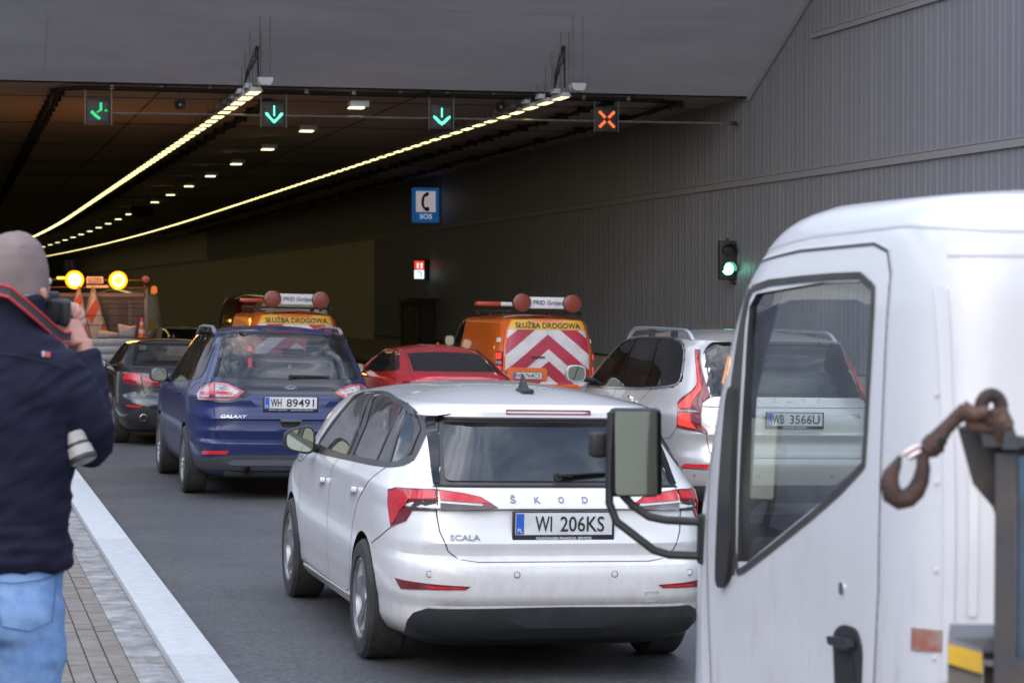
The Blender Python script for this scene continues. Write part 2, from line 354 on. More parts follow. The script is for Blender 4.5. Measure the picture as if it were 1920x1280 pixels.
def ribbon(S,mode,line,w=.006,off=.0012,sg=-1,V=None,F=None):
    f=mapper(S,mode,sg); pts=[]
    for a,b in zip(line[:-1],line[1:]):
        k=max(1,int(math.hypot(b[0]-a[0],b[1]-a[1])/.03))
        for i in range(k): pts.append((a[0]+(b[0]-a[0])*i/k,a[1]+(b[1]-a[1])*i/k))
    pts.append(line[-1]); base=len(V)
    for i,p in enumerate(pts):
        a=pts[max(i-1,0)]; b=pts[min(i+1,len(pts)-1)]; n=outnorm(S,f,*p); q=Vector(f(*p))
        t=Vector(f(*b))-Vector(f(*a)); t=t.normalized() if t.length>1e-9 else Vector((0,0,1)); s=n.cross(t).normalized()*(w/2)
        V.append(tuple(q+n*off+s)); V.append(tuple(q+n*off-s))
    for i in range(len(pts)-1): F.append((base+2*i,base+2*i+1,base+2*i+3,base+2*i+2))
def gaps(S,lines,parent,w=.006,name='panel_gap',m=None):
    if len(lines)<3 and all(l[0] in('side','wrap') for l in lines):
        for sg in(-1,1):
            V=[];F=[]
            for mode,ln in lines: ribbon(S,mode,ln,w,sg=sg,V=V,F=F)
            o=mk(name,V,F,m or GAP,parent,smooth=False)
        return o
    V=[];F=[]
    for mode,ln in lines:
        if mode in('side','wrap'):
            for sg in(-1,1): ribbon(S,mode,ln,w,sg=sg,V=V,F=F)
        else: ribbon(S,mode,ln,w,V=V,F=F)
    return mk(name,V,F,m or GAP,parent,smooth=False)
def chaikin(p,it=2):
    cl=p[0]==p[-1]
    for _ in range(it):
        q=[] if cl else [p[0]]
        for a,b in zip(p[:-1],p[1:]): q+=[(a[0]*.75+b[0]*.25,a[1]*.75+b[1]*.25),(a[0]*.25+b[0]*.75,a[1]*.25+b[1]*.75)]
        q.append(q[0] if cl else p[-1]); p=q
    return p
def side_frames(S,lines,m,name,parent):
    # window surround strips, one object per side of the car
    for sg in(-1,1):
        V=[];F=[]
        for ln,w,off in lines: ribbon(S,'side',chaikin(ln,1) if len(ln)>5 else ln,w,off,sg,V,F)
        mk(name,V,F,m,parent,smooth=False)
def surf_mesh(S,N=36,dz=.03,zlo=None,zhi=None,top=True):
    zs=[]; rz=[r[0] for r in S.rows]
    if zlo is not None: rz=[z for z in rz if z>zlo+.01]; rz=[zlo]+rz
    if zhi is not None: rz=[z for z in rz if z<zhi-.01]+[zhi]
    for a,b in zip(rz[:-1],rz[1:]):
        k=max(1,int(math.ceil((b-a)/dz)))
        zs+=[a+(b-a)*i/k for i in range(k)]
    zs.append(rz[-1])
    if top:
        for i in range(1,17):
            u=1-i/16.0; u=max(u,.02); zs.append(S.zt-(S.zt-S.ze)*u**S.dome)
    V=[]
    for z in zs: V+=S.ring(z,N)
    n=4*N; F=[(i*n+k,i*n+(k+1)%n,(i+1)*n+(k+1)%n,(i+1)*n+k) for i in range(len(zs)-1) for k in range(n)]
    F.append(tuple(range(n-1,-1,-1))); F.append(tuple((len(zs)-1)*n+k for k in range(n)))
    F=[f[::-1] for f in F]
    return V,F
def bool_sub(o,cuts):
    tmp=[]
    for cv in cuts:
        me=bpy.data.meshes.new('cut'); me.from_pydata(cv[0],[],cv[1]); bm=bmesh.new(); bm.from_mesh(me); bmesh.ops.recalc_face_normals(bm,faces=bm.faces); bm.to_mesh(me); bm.free()
        c=bpy.data.objects.new('cut',me); C.objects.link(c); c.parent=o.parent; tmp.append(c)
        md=o.modifiers.new('b','BOOLEAN'); md.operation='DIFFERENCE'; md.solver='EXACT'; md.object=c
    dg=bpy.context.evaluated_depsgraph_get(); dg.update(); me=bpy.data.meshes.new_from_object(o.evaluated_get(dg))
    o.modifiers.clear(); old=o.data; o.data=me; bpy.data.meshes.remove(old)
    for c in tmp: m_=c.data; bpy.data.objects.remove(c); bpy.data.meshes.remove(m_)
def body(S,parent,paint,arches=(),ra=.36,cav=None,wins=(),N=36,name='body',cav_in=.05,dark=(),darkm=None):
    """closed body; arches: y of wheel centres (and z); cav: (z0,z1) of the cabin; wins: (axis, polygon, a, b) prisms cut through"""
    V,F=surf_mesh(S,N); o=mk(name,V,F,[paint,BLK,INT],parent,smooth=False)
    bm=bmesh.new(); bm.from_mesh(o.data); bmesh.ops.recalc_face_normals(bm,faces=bm.faces); bm.to_mesh(o.data); bm.free()
    cuts=[]
    w=S.par(.5)[2]
    for (y,z) in arches:
        for s in(-1,1):
            mb=MB(); a,b=(s*(w-.27),s*(w+.2)); mb.lathe([(a,ra),(b,ra)],(0,y,z),'x',40); n=40
            mb.f.append(tuple(range(n))); mb.f.append(tuple(range(2*n-1,n-1,-1))); cuts.append((mb.v,mb.f))
    if cav:
        S2=Surf([(r[0],r[1]+cav_in,r[2]-cav_in,r[3]-cav_in*.8,r[4],r[5]) for r in S.rows],S.zt,S.dome,S.crown)
        cuts.append(surf_mesh(S2,20,.06,cav[0],cav[1],top=False))
    for ax,poly,a,b in wins:
        mb=MB(); mb.prism(poly,ax,a,b); cuts.append((mb.v,mb.f))
    if cuts: bool_sub(o,cuts)
    me=o.data
    for m_ in (paint,BLK,INT):
        if m_.name not in [x.name for x in me.materials if x]: me.materials.append(m_)
    if dark: me.materials.append(darkm or GLOSSBLK)
    def inp(pt,poly):
        r=False; j=len(poly)-1
        for i in range(len(poly)):
            a,b_=poly[i],poly[j]
            if (a[1]>pt[1])!=(b_[1]>pt[1]) and pt[0]<(b_[0]-a[0])*(pt[1]-a[1])/(b_[1]-a[1])+a[0]: r=not r
            j=i
        return r
    idx=[]; z0=S.rows[0][0]; nd=len(me.materials)-1
    for p in me.polygons:
        c=p.center; i=0
        yr,yf,ww,n,nf=S.par(min(c.z,S.zt)); yc=(yr+yf)/2; a=(yf-yr)/2; nn=nf if c.y>yc else n
        F_=(min(9,abs(c.x)/max(ww,.01)))**nn+(min(9,abs(c.y-yc)/max(a,.01)))**nn
        if c.z<z0+.045: i=1
        if c.z<S.ze and F_<.93 and c.z>z0+.01:
            i=2
            for (y,z) in arches:
                if math.hypot(c.y-y,c.z-z)<ra+.02: i=1
        if dark and i==0:
            for md,poly in dark:
                if (md=='side' and abs(p.normal.x)>.35 and inp((c.y,c.z),poly)) or (md=='rear' and c.y<yc and abs(p.normal.x)<.8 and p.normal.y<-.15 and inp((c.x,c.z),poly)): i=nd
        idx.append(i)
    me.polygons.foreach_set('material_index',idx); me.polygons.foreach_set('use_smooth',[True]*len(idx)); me.set_sharp_from_angle(angle=R_(30)); me.update()
    return o
def wheel(parent,x,y,r,w,sg,spokes=5,rimr=.68,style=0,name='wheel'):
    """centre at (x,y,r) on the outer face side sg"""
    e=bpy.data.objects.new(name,None); C.objects.link(e); e.parent=parent; e.location=(x,y,r)
    R=r*rimr; o=sg*w/2
    t=MB(); t.lathe([(-o,R),(-o*1.04,R+.02),(-o,r-.02),(-o*.8,r),(o*.8,r),(o,r-.02),(o*1.05,(R+r)/2),(o*1.02,R+.012),(o*.86,R)],(0,0,0),'x',48,closed=True)
    t.build('tyre',RUB,e)
    m=MB(); m.lathe([(o*.93,R+.004),(o*.98,R-.004),(o*.85,R-.022),(o*.1,R-.035),(o*.05,R*.55),(o*.05,.01)],(0,0,0),'x',40,0)
    m.lathe([(o*.30,.001),(o*.30,R*.62),(o*.22,R*.62)],(0,0,0),'x',30,1)
    for k in range(spokes):
        a=2*math.pi*k/spokes+.3
        for da in ((-.13,.13) if style else (0,)):
            w0,w1=(.045,.03) if not style else (.024,.02)
            if not style: w0,w1=.050,.085
            u=Vector((0,math.cos(a+da*.4),math.sin(a+da*.4))); u2=Vector((0,math.cos(a+da),math.sin(a+da))); pv=Vector((0,-u.y*0-math.sin(a),math.cos(a)))
            A=u*.05; B=u2*(R-.012)
            vs=[]
            for P,ww,xo in ((A,w0,o*.72),(B,w1,o*.86)):
                for sx in (xo,xo-sg*.03):
                    for sw in (-1,1): q=P+pv*sw*ww*(.5 if sx==xo else .62); vs.append((sx,q.y,q.z))
            m.add(vs,[(0,1,5,4),(2,6,7,3),(0,4,6,2),(1,3,7,5),(4,5,7,6),(0,2,3,1)],0)
    m.lathe([(o*.5,.06),(o*.78,.055),(o*.82,.03),(o*.83,.001)],(0,0,0),'x',20,0)
    m.build('rim',[RIM,BLK],e)
    return e
def wheels(parent,S,ys,r,w,track,spokes=5,style=0):
    for y in ys:
        for s in(-1,1): wheel(parent,s*(track-w/2),y,r,w,s,spokes,style=style)
def mirrors(parent,x,y,z,w,h,m,arm=.12,glass=True,shape=0):
    for s in (-1,1):
        mb=MB(); seg=20; rings=[]
        for (dy,sc_) in ((-.035,.93),(-.02,1),(.03,1),(.08,.82),(.115,.5),(.125,.05)):
            ring=[]
            for k in range(seg):
                t=2*math.pi*k/seg; c,q=math.cos(t),math.sin(t); n=3.2
                px=math.copysign(abs(c)**(2/n),c)*w/2*sc_; pz=math.copysign(abs(q)**(2/n),q)*h/2*sc_
                if shape: pz*=(1-.28*(px/(w/2)) ) if pz>0 else (1-.25*(px/(w/2)))
                ring.append((s*(x+px),y+dy,z+pz))
            rings+=ring
        f=[(i*seg+k,i*seg+(k+1)%seg,(i+1)*seg+(k+1)%seg,(i+1)*seg+k) for i in range(5) for k in range(seg)]+[tuple(range(seg)),tuple(5*seg+k for k in range(seg))]
        mb.add(rings,f,0); mb.tube([(s*(x-w/2+.02),y+.02,z-h*.3),(s*(x-w/2-arm),y+.05,z-h*.45)],.028,8,1)
        ho=mb.build('mirror',[m,BLK],parent)
        g=MB(); n=16; pts=[]
        for k in range(n):
            t=2*math.pi*k/n; c,q=math.cos(t),math.sin(t); px=math.copysign(abs(c)**.6,c)*w/2*.84; pz=math.copysign(abs(q)**.6,q)*h/2*.84
            if shape: pz*=(1-.28*(px/(w/2))) if pz>0 else (1-.25*(px/(w/2)))
            pts.append((px,pz))
        g.prism([(s*(x+a),z+b) for a,b in pts],'y',y-.040,y-.034); g.build('mirror_glass',MIR,ho,smooth=False)
def plate(parent,S,xc,zc,text,w=.52,h=.114,frame=(.545,.15),sub=None,dy=.02,tw=(.105,.485)):
    y=S.rear(xc,zc)[1]-dy
    e=MB(); fw,fh=frame; e.box((xc,y,zc-(fh-h)/2+.008),(fw,.014,fh),0,.004); fr=e.build('licence_plate',BLK,parent)
    p=MB(); p.box((xc,y-.0085,zc),(w,.004,h),0,.001); p.box((xc-w/2+.024,y-.0115,zc),(.042,.002,h-.008),1); p.build('plate_face',[PLW,PLB],fr,smooth=False)
    flat=lambda a,b:(a,y-.0125,b)
    a,b=tw
    # letters group by group so that the gap after the district code is kept
    parts=text.split(' '); n=sum(len(t) for t in parts)+.75*(len(parts)-1); cw=(b-a)/n; x=xc-w/2+a
    for t in parts:
        letters('plate_number',t,x,zc-.040,cw*len(t)-.008,.080,flat,TXT,fr,bold=.008,depth=.001); x+=cw*(len(t)+.75)
    letters('country_letters','PL',xc-w/2+.012,zc-.045,.026,.022,flat,WHT,fr,depth=.001)
    if sub: letters('dealer_line',sub[0],xc-sub[1]/2,zc-fh/2-.004,sub[1],.014,lambda q,r:(q,y-.0075,r),WHT,fr,depth=.0008,bold=.01)
    return fr
def wiper(parent,S,x0,z0,x1,z1,off=.03):
    m=MB(); a=Vector(S.rear(x0,z0)); b=Vector(S.rear(x1,z1)); n=Vector((0,-off,.01))
    m.tube([a,a+n,a+n+(b-a)*.3,b+n*.8],[.02,.016,.010,.005],8); m.tube([a+n*.6+(b-a)*.25,b+n*.5],[.007,.005],6)
    m.lathe([(-.03,.001),(-.03,.022),(.02,.026)],tuple(a),'y',14); m.build('rear_wiper',BLK,parent)
def seats(parent,ys,xs,z0=.35,zt=1.22,m=None):
    for y in ys:
        for x in xs:
            b=MB(); b.box((x,y,(z0+zt-.22)/2),(.48,.14,zt-.22-z0),0,.05); b.box((x,y+.25,z0+.12),(.48,.5,.16),0,.05); s=b.build('seat',m or SEAT,parent)
            h=MB(); h.box((x,y,zt-.09),(.26,.10,.17),0,.04); h.tube([(x-.06,y,zt-.2),(x-.06,y,zt-.1)],.006,6); h.tube([(x+.06,y,zt-.2),(x+.06,y,zt-.1)],.006,6); h.build('headrest',m or SEAT,s)
def rail(parent,S,x,y0,y1,h,m,w=.035,zadd=.0,xf=None):
    xf=x if xf is None else xf
    for s in(-1,1):
        P=[]; n=18
        for i in range(n+1):
            t=i/n; y=y0+(y1-y0)*t; xx=x+(xf-x)*t; z=S.top(s*xx,y)[2]; e=min(1,min(t,1-t)/.12); P.append((s*xx,y,z+zadd+h*(1-(1-e)**2)-.01))
        mb=MB(); mb.tube(P,w/2,10,0,flat=.8)
        rr=mb.build('roof_rail',m,parent)
        for t in(.3,.62): i=int(n*t); p=P[i]; mb=MB(); mb.box((p[0],p[1],p[2]-h/2),(w*.8,.12,h+.02),0,.008); mb.build('rail_foot',BLK,rr)
def gz(X,Y): return (-.02*(X-2.3) if X>1.37 else 0)-.003*max(0,Y-25)
TILT=math.atan(.02)
def place(X,Y): return (X,Y,gz(X,Y))
# ================================================================= SETTING
def bend(Y): return -.00026*max(0,Y-110)**2
YEND=262; XW=16.9; ZC=6.37; YP=47.1
def sheet(name,x0,x1,ys,zf,m,nx=1,kind='structure',xs=None):
    V=[];F=[]; X=xs or [x0+(x1-x0)*i/nx for i in range(nx+1)]; n=len(X)
    for y in ys:
        for x in X: V.append((x+bend(y),y,zf(x,y)))
    for j in range(len(ys)-1):
        for i in range(n-1): F.append((j*n+i,j*n+i+1,(j+1)*n+i+1,(j+1)*n+i))
    o=mk(name,V,F,m,smooth=False)
    if kind: o['kind']=kind
    return o
YS=[-40,-20,0,10,20,25]+list(range(30,YEND+1,6))+[YEND]
ASPH=mat('asphalt',(.056,.056,.057),.58,noise=.7,col2=(.074,.073,.072),ramp=(.4,.62),bump=(45,.9,.008),rnoise=-.1)
t=ASPH.node_tree; b=t.nodes['Principled BSDF']      # stone speckle in the asphalt
c_=t.nodes.new('ShaderNodeTexCoord'); n2=t.nodes.new('ShaderNodeTexNoise'); n2.inputs['Scale'].default_value=26; n2.inputs['Detail'].default_value=5; n2.inputs['Roughness'].default_value=.85
mr=t.nodes.new('ShaderNodeMapRange'); mr.inputs['From Min'].default_value=.36; mr.inputs['From Max'].default_value=.66; mr.inputs['To Min'].default_value=.50; mr.inputs['To Max'].default_value=1.75
vm=t.nodes.new('ShaderNodeVectorMath'); vm.operation='SCALE'; src=b.inputs['Base Color'].links[0].from_socket
for a_,b_ in ((c_.outputs['Object'],n2.inputs['Vector']),(n2.outputs['Fac'],mr.inputs['Value']),(mr.outputs[0],vm.inputs['Scale']),(src,vm.inputs[0]),(vm.outputs[0],b.inputs['Base Color'])): t.links.new(a_,b_)
sheet('ground',-400,400,[-400,400],lambda x,y:-3.2,mat('earth',(.10,.09,.08),.9,noise=.2,col2=(.07,.08,.05)))
sheet('road',1.30,XW+.3,YS,lambda x,y:gz(max(x,1.371),y),ASPH,xs=[1.30,2.3,5,9,13,XW+.3])
# kerb stone with white top, granite gutter strip, block pavement
KW=mat('kerb_concrete',(.47,.475,.48),.8,noise=14,col2=(.40,.405,.41),bump=(60,.3,.003),nr=.8,ramp=(.4,.62))
GR=mat('granite_slab',(.34,.335,.33),.8,noise=4.5,col2=(.155,.140,.125),bump=(60,.4,.003),ramp=(.38,.60),nr=.78,nd=8)
m=MB(); y=-12.0; k=0
while y<46:
    m.box((1.2405,y+3,.0),(.259,5.998,.25),0,.008); y+=6.0
o=m.build('kerb',KW); struct(o)
m=MB(); y=-12.0
while y<46:
    m.box((1.013,y+.6,-.034),(.19,1.194,.238),0,.006); y+=1.2
o=m.build('gutter_strip',GR); struct(o)
PV=mat('block_paving',(.165,.140,.120),.85,noise=5,col2=(.25,.225,.20),bump=(60,.4,.003),nr=.8,ramp=(.45,.72))
JN=mat('paving_joint',(.11,.10,.095),.95,noise=6,col2=(.04,.036,.034))
m=MB(); random.seed(3); x=.915; c=0
while x>-3.2:
    y=2.0+(.1 if c%2 else 0)
    while y<(19 if x>-.3 else 13): m.box((x-.051,y+.1,.028+random.uniform(-.0018,.0018)),(.097,.190,.12),0,.004 if x>-.1 and y<13 else 0); y+=.2
    x-=.104; c+=1
o=m.build('pavement',PV); struct(o)
sheet('pavement_bed',-8,.915,[-40]+YS[1:],lambda x,y:.070,JN)
# orange survey paint on the stones
OP=mat('survey_paint',(.75,.22,.10),.7,noise=60,col2=(.45,.22,.14))
m=MB(); m.box((1.065,8.05,.0865),(.07,.024,.002)); o=m.build('paint_mark',OP); tag(o,'small faded orange survey paint stroke on the granite strip beside the kerb','paint mark')
m=MB(); m.prism([(-.02,-.16),(.02,-.15),(.035,0),(.02,.16),(-.015,.15),(.01,0)],'z',.0885,.0915)
for q in range(len(m.v)): m.v[q]=(m.v[q][0]+.895,m.v[q][1]*1.6+10.05,m.v[q][2])
o=m.build('paint_mark',mat('survey_paint_bright',(.85,.16,.07),.6)); tag(o,'bright orange curved spray mark on the paving beside the photographer','paint mark')
# --- corrugated wall
def wallmat(name,c1,c2):
    m=mat(name,c1,.5,noise=.7,col2=c2,metal=.0,spec=.4,scale3=(1,1,.35)); return m
WM=wallmat('wall_panel_grey',(.182,.193,.225),(.200,.210,.242))
WM2=wallmat('wall_panel_olive',(.60,.53,.37),(.66,.58,.42))
TRIM=mat('wall_trim',(.235,.238,.255),.5)
CON=mat('concrete',(.54,.57,.66),.85,noise=.8,col2=(.45,.48,.57),bump=(14,.3,.01),ramp=(.36,.64),scale3=(.4,1.5,1.5),nr=.7,nd=8)
CONIN=mat('ceiling_concrete',(.42,.385,.35),.9,noise=.25,col2=(.34,.31,.28),bump=(9,.25,.01))
BAR=mat('barrier_concrete',(.34,.32,.25),.8,noise=.6,col2=(.28,.26,.20))
def corr(y0,y1,z0,z1,zt=None,sg=1,X=XW,period=.49):
    V=[];F=[];pts=[]; y=y0
    # profile over one period: flat, thin ridge, flat, wide ridge
    prof=[(0,0),(.155,0),(.165,.006),(.185,.006),(.195,0),(.35,0),(.37,.009),(.455,.009),(.475,0)]
    while y<y1:
        for a,d in prof:
            if y+a<y1: pts.append((y+a,d))
        y+=period
    pts.append((y1,0))
    for yy,d in pts:
        top=z1 if zt is None else max(z0+.01,min(z1,zt(yy)))
        V.append((X+bend(yy)-d*sg,yy,z0)); V.append((X+bend(yy)-d*sg,yy,top))
    for i in range(len(pts)-1): F.append((2*i,2*i+1,2*i+3,2*i+2))
    return V,F
def soff(y): return ZC+(YP-y)*.466          # underside of the flared portal hood
wall=thing('tunnel_wall','tall grey corrugated metal wall along the right of the road and into the tunnel','wall')
segs=[(12,YP,-.3,4.45,None),(12,43.3,4.62,7.20,None),(43.3,YP,4.62,12,lambda y:soff(y)),(12,43.3,7.34,14,lambda y:soff(y)),(YP,92,-.6,4.45,None),(YP,150,4.62,ZC,None)]
V=[];F=[]
for y0,y1,z0,z1,zt in segs:
    v,f=corr(y0,y1,z0,z1,zt); n=len(V); V+=v; F+=[tuple(i+n for i in q) for q in f]
mk('corrugated_panel',V,F,WM,wall,smooth=False)
V=[];F=[]
v,f=corr(92,YEND,-1.2,4.45,None,period=1.5); V+=v;F+=f
v,f=corr(150,YEND,4.62,ZC,None,period=1.5); n=len(V); V+=v; F+=[tuple(i+n for i in q) for q in f]
mk('plain_panel',V,F,WM2,wall,smooth=False)
m=MB()
def band(z,h,y0,y1,d=.06,mi=0):
    y=y0
    while y<y1-.01:
        y2=min(y+6,y1); m.add([(XW+bend(y)-d,y,z),(XW+bend(y2)-d,y2,z),(XW+bend(y2)-d,y2,z+h),(XW+bend(y)-d,y,z+h),(XW+bend(y)+.05,y,z),(XW+bend(y2)+.05,y2,z),(XW+bend(y2)+.05,y2,z+h),(XW+bend(y)+.05,y,z+h)],[(0,1,2,3),(0,4,5,1),(3,2,6,7)],mi); y=y2
band(4.45,.13,12,YEND); band(4.58,.012,12,YEND,.02,1); band(4.592,.03,12,YEND,.055)
band(7.20,.10,12,43.3); band(7.30,.012,12,43.3,.02,1); band(7.312,.03,12,43.3,.055)
band(.50,.05,12,92,.02,1)
# edge strip following the sloping soffit
y=YP
P0=(XW-.055,YP+.5,ZC); 
m.add([(XW-.06,YP,soff(YP)-.0),(XW-.06,36,soff(36)),(XW-.06,36,soff(36)-.12),(XW-.06,YP-.1,soff(YP)-.12),(XW+.03,YP,soff(YP)-.0),(XW+.03,36,soff(36)),(XW+.03,36,soff(36)-.12),(XW+.03,YP-.1,soff(YP)-.12)],[(0,1,2,3),(3,2,6,7)],0)
m.build('trim_band',[TRIM,GAP],wall,smooth=False)
bar=MB(); ys=[12]+[y for y in YS if y>12]
for y0,y1 in zip(ys[:-1],ys[1:]):
    a,b=gz(XW,y0),gz(XW,y1); x0,x1=XW+bend(y0),XW+bend(y1)
    pr=[(-.42,-.05),(-.40,.08),(-.20,.28),(-.14,.86),(.1,.86)]
    n=len(bar.v)
    for (yy,g,x) in ((y0,a,x0),(y1,b,x1)):
        for dx,dz in pr: bar.v.append((x+dx,yy,g+dz))
    for i in range(4): bar.f.append((n+i,n+i+1,n+6+i,n+5+i)); bar.m.append(0)
o=bar.build('concrete_barrier',BAR); tag(o,'low pale concrete barrier along the foot of the corrugated wall','barrier')
# left tunnel wall (hidden behind the photographer) and retaining wall outside
lw=thing('tunnel_wall','panelled left wall inside the tunnel beyond the pavement','wall')
V=[];F=[]
for y0,y1,z1 in ((YP,YEND,ZC),):
    pts=[]; y=y0
    while y<y1: pts+= [(y,0),(y+1.45,0),(y+1.46,.02),(y+1.49,.02)]; y+=1.5
    for yy,d in pts: V.append((-1.4+bend(yy)-d,yy,.1)); V.append((-1.4+bend(yy)-d,yy,z1))
    for i in range(len(pts)-1): F.append((2*i,2*i+1,2*i+3,2*i+2))
mk('plain_panel',V,F,WM2,lw,smooth=False)
m=MB(); m.box((-4.6,17,1.6),(.4,62,3.4),0,.03)
for i in range(12): m.box((-4.38,-10+5*i,1.6),(.05,.5,3.4),0,.01)
o=m.build('retaining_wall',CON); tag(o,'low concrete retaining wall on the far left side outside the tunnel','wall')
# ceiling and portal hood
ce=thing('tunnel_ceiling','dark concrete tunnel ceiling with joints above the queue of vehicles','ceiling')
o=sheet('ceiling_slab',-1.5,XW+.2,[YP]+[y for y in YS if y>YP],lambda x,y:ZC+(.0 if y<240 else 0),CONIN,4,None); o.parent=ce
m=MB()
for y in (50.5,58,66,74,82,90,100,112,126,142,160,180): m.box((7.7+bend(y),y,ZC-.006),(18.3,.03,.014))
for x in (4.4,9.9,14.4):
    for y0,y1 in ((YP,80),(80,110)): m.box((x,(y0+y1)/2,ZC-.006),(.025,y1-y0,.014))
m.build('joint',GAP,ce,smooth=False)
hood=MB(); x0,x1=-6,XW+.02; yh=35.5; zh=soff(yh)
hood.add([(x0,YP,ZC),(x1,YP,ZC),(x1,yh,zh),(x0,yh,zh),(x0,YP+.35,ZC+.0),(x1,YP+.35,ZC+.0),(x1,YP+.35,14),(x0,YP+.35,14),(x1,yh,14),(x0,yh,14)],[(0,1,2,3),(0,4,5,1),(3,2,8,9),(6,7,9,8)])
o=hood.build('tunnel_portal',CON,smooth=False)
jm=MB(); cs,sn=math.cos(math.atan(.466)),math.sin(math.atan(.466))
for s_ in (3.05,6.1,9.1):
    y=YP-s_*cs; z=ZC+s_*sn; jm.add([(x0,y,z-.004),(x1-.06,y,z-.004),(x1-.06,y-.022*cs,z+.022*sn-.004),(x0,y-.022*cs,z+.022*sn-.004)],[(0,1,2,3)])
for x_ in (-2.2,1.9,9.0,13.1):
    jm.add([(x_,YP,ZC-.004),(x_+.012,YP,ZC-.004),(x_+.012,YP-11,ZC+11*.466-.004),(x_,YP-11,ZC+11*.466-.004)],[(0,1,2,3)])
j_=jm.build('formwork_joint',mat('joint_pale',(.56,.58,.66),.9,noise=1.2,col2=(.34,.36,.42)),o,smooth=False); tag(o,'pale grey concrete portal underside sloping up above the tunnel mouth','tunnel portal')
# fill the portal side on the left, outside the frame
m=MB(); m.box((-6.6,YP+.6,7),(10.4,.5,14.2)); o=m.build('portal_wall',CON); tag(o,'concrete portal wall left of the tunnel mouth','wall')
m=MB(); m.box((7,YEND+.2,3),(40,.3,8)); 
for q in range(len(m.v)): m.v[q]=(m.v[q][0]+bend(YEND),m.v[q][1],m.v[q][2])
o=m.build('tunnel_bend',GAP); struct(o)
# cladding sheet joints high on the hood (faint)
# --- pipe run and cable trays
m=MB(); zt=ZC-.07
P=[(2.2,YP+1.6,zt),(2.35,YP+.75,zt),(2.7,YP+.45,zt)]+[(x,YP+.42+.02*math.sin(x),zt-.01*math.sin(x*.9)**2) for x in (4,5.5,7,8.5,10,11.5,13,14.2)]+[(15,YP+.55,zt),(15.6,YP+1.2,zt),(15.9,YP+4,zt)]
m.tube(P,.035,8); m.tube([(a,b+.16,c-.03) for a,b,c in P],.018,6)
for x in range(3,15): m.box((x+.3,YP+.45,zt+.02),(.08,.1,.10),1)
o=m.build('conduit',[GAP,STEEL]); tag(o,'black cable conduit running across the ceiling just inside the tunnel mouth','cable')
def tray(X,y0,y1,label,step=1.4,z=ZC-.12):
    m=MB(); random.seed(int(X*10)); P=[]; y=y0
    while y<y1: P.append((X+bend(y)+random.uniform(-.02,.02),y,z+random.uniform(-.02,.03))); y+=step/2
    m.tube(P,.045,6); m.tube([(a+.1,b,c+.01) for a,b,c in P],.03,5)
    y=y0
    while y<y1: m.box((X+.05+bend(y),y,z+.03),(.30,.04,.14)); m.box((X-.08+bend(y),y,z-.02),(.03,.03,.2)); y+=step
    o=m.build('cable_tray',GAP); tag(o,label,'cable tray')
tray(2.2,YP+1.5,170,'dark cable run with clips on the ceiling at the far left of the tunnel')
tray(6.75,YP+3,150,'dark cable tray beside the left lamp strip under the ceiling',2.2)
tray(14.0,YP+1.2,150,'dark cable run with regular clips on the ceiling right of the right lamp strip',1.9)
tray(15.6,YP+1.2,150,'dark cable run on the ceiling nearest the right wall',4)
# --- lane signals and their bar
def ledmat(name,col,s): return mat(name,(.01,.01,.01),.6,emit=col,es=s)
GRN=ledmat('led_green',(.12,1,.55),1.25); GRN2=ledmat('led_green_deep',(.02,.85,.28),.6); ORG=ledmat('led_orange',(1,.13,.03),.95); REDL=ledmat('led_red',(1,.035,.03),1.2)
LEDOFF=mat('led_off',(.05,.075,.07),.4); LEDOFR=mat('led_off_red',(.06,.03,.035),.4)
def dots(cells,n=22):
    """cells(u,v)->material index or None; u right, v up in 0..1"""
    out=[]
    for i in range(n):
        for j in range(n):
            u,v=(i+.5)/n,(j+.5)/n; out.append((u,v,cells(u,v)))
    return out
def seg(u,v,a,b,w):
    ax,ay=a; bx,by=b; dx,dy=bx-ax,by-ay; t=max(0,min(1,((u-ax)*dx+(v-ay)*dy)/(dx*dx+dy*dy)))
    return math.hypot(u-ax-t*dx,v-ay-t*dy)<w
def c_down(u,v): return 1 if seg(u,v,(.5,.98),(.5,.46),.065) or seg(u,v,(.5,.06),(.06,.52),.075) or seg(u,v,(.5,.06),(.94,.52),.075) else 0
def c_thin(u,v): return 1 if seg(u,v,(.5,.98),(.5,.46),.035) or seg(u,v,(.5,.08),(.06,.46),.08) or seg(u,v,(.5,.08),(.94,.46),.08) else 0
def c_left(u,v): return 1 if seg(u,v,(.60,.98),(.60,.60),.07) or seg(u,v,(.13,.46),(.50,.12),.08) or seg(u,v,(.60,.58),(.42,.46),.04) or seg(u,v,(.90,.62),(.84,.55),.03) or seg(u,v,(.90,.60),(.98,.52),.03) else 0
def c_x(u,v):
    if abs(u-.5)+abs(v-.5)<.2: return 0
    return 1 if seg(u,v,(.1,.9),(.9,.1),.085) or seg(u,v,(.1,.1),(.9,.9),.085) else 0
def signal(X,Z,cells,lit,off,label,glow=None):
    t=thing('lane_signal',label,'lane signal',(X,YP+.55,Z),group='lane signals across the tunnel mouth')
    b=MB(); b.box((0,.06,0),(.47,.16,.53),0,.01); b.box((0,-.03,.262),(.49,.06,.012)); b.build('housing',BLK,t)
    d=MB(); s=.365; pit=s/22
    for u,v,i in dots(cells):
        x,z=(u-.5)*s+.01,(v-.5)*s; q=pit*.36 if not i else pit*.46; d.add([(x-q,-.026,z-q),(x+q,-.026,z-q),(x+q,-.026,z+q),(x-q,-.026,z+q)],[(0,1,2,3)],1 if i else 0)
    d.build('display',[off,lit],t,smooth=False)
    for sx in(-.265,.265): f=MB(); f.box((sx,-.01,.13),(.022,.022,.80)); f.build('mounting_post',mat('post_dark_steel',(.12,.12,.125),.5,metal=.6),t)
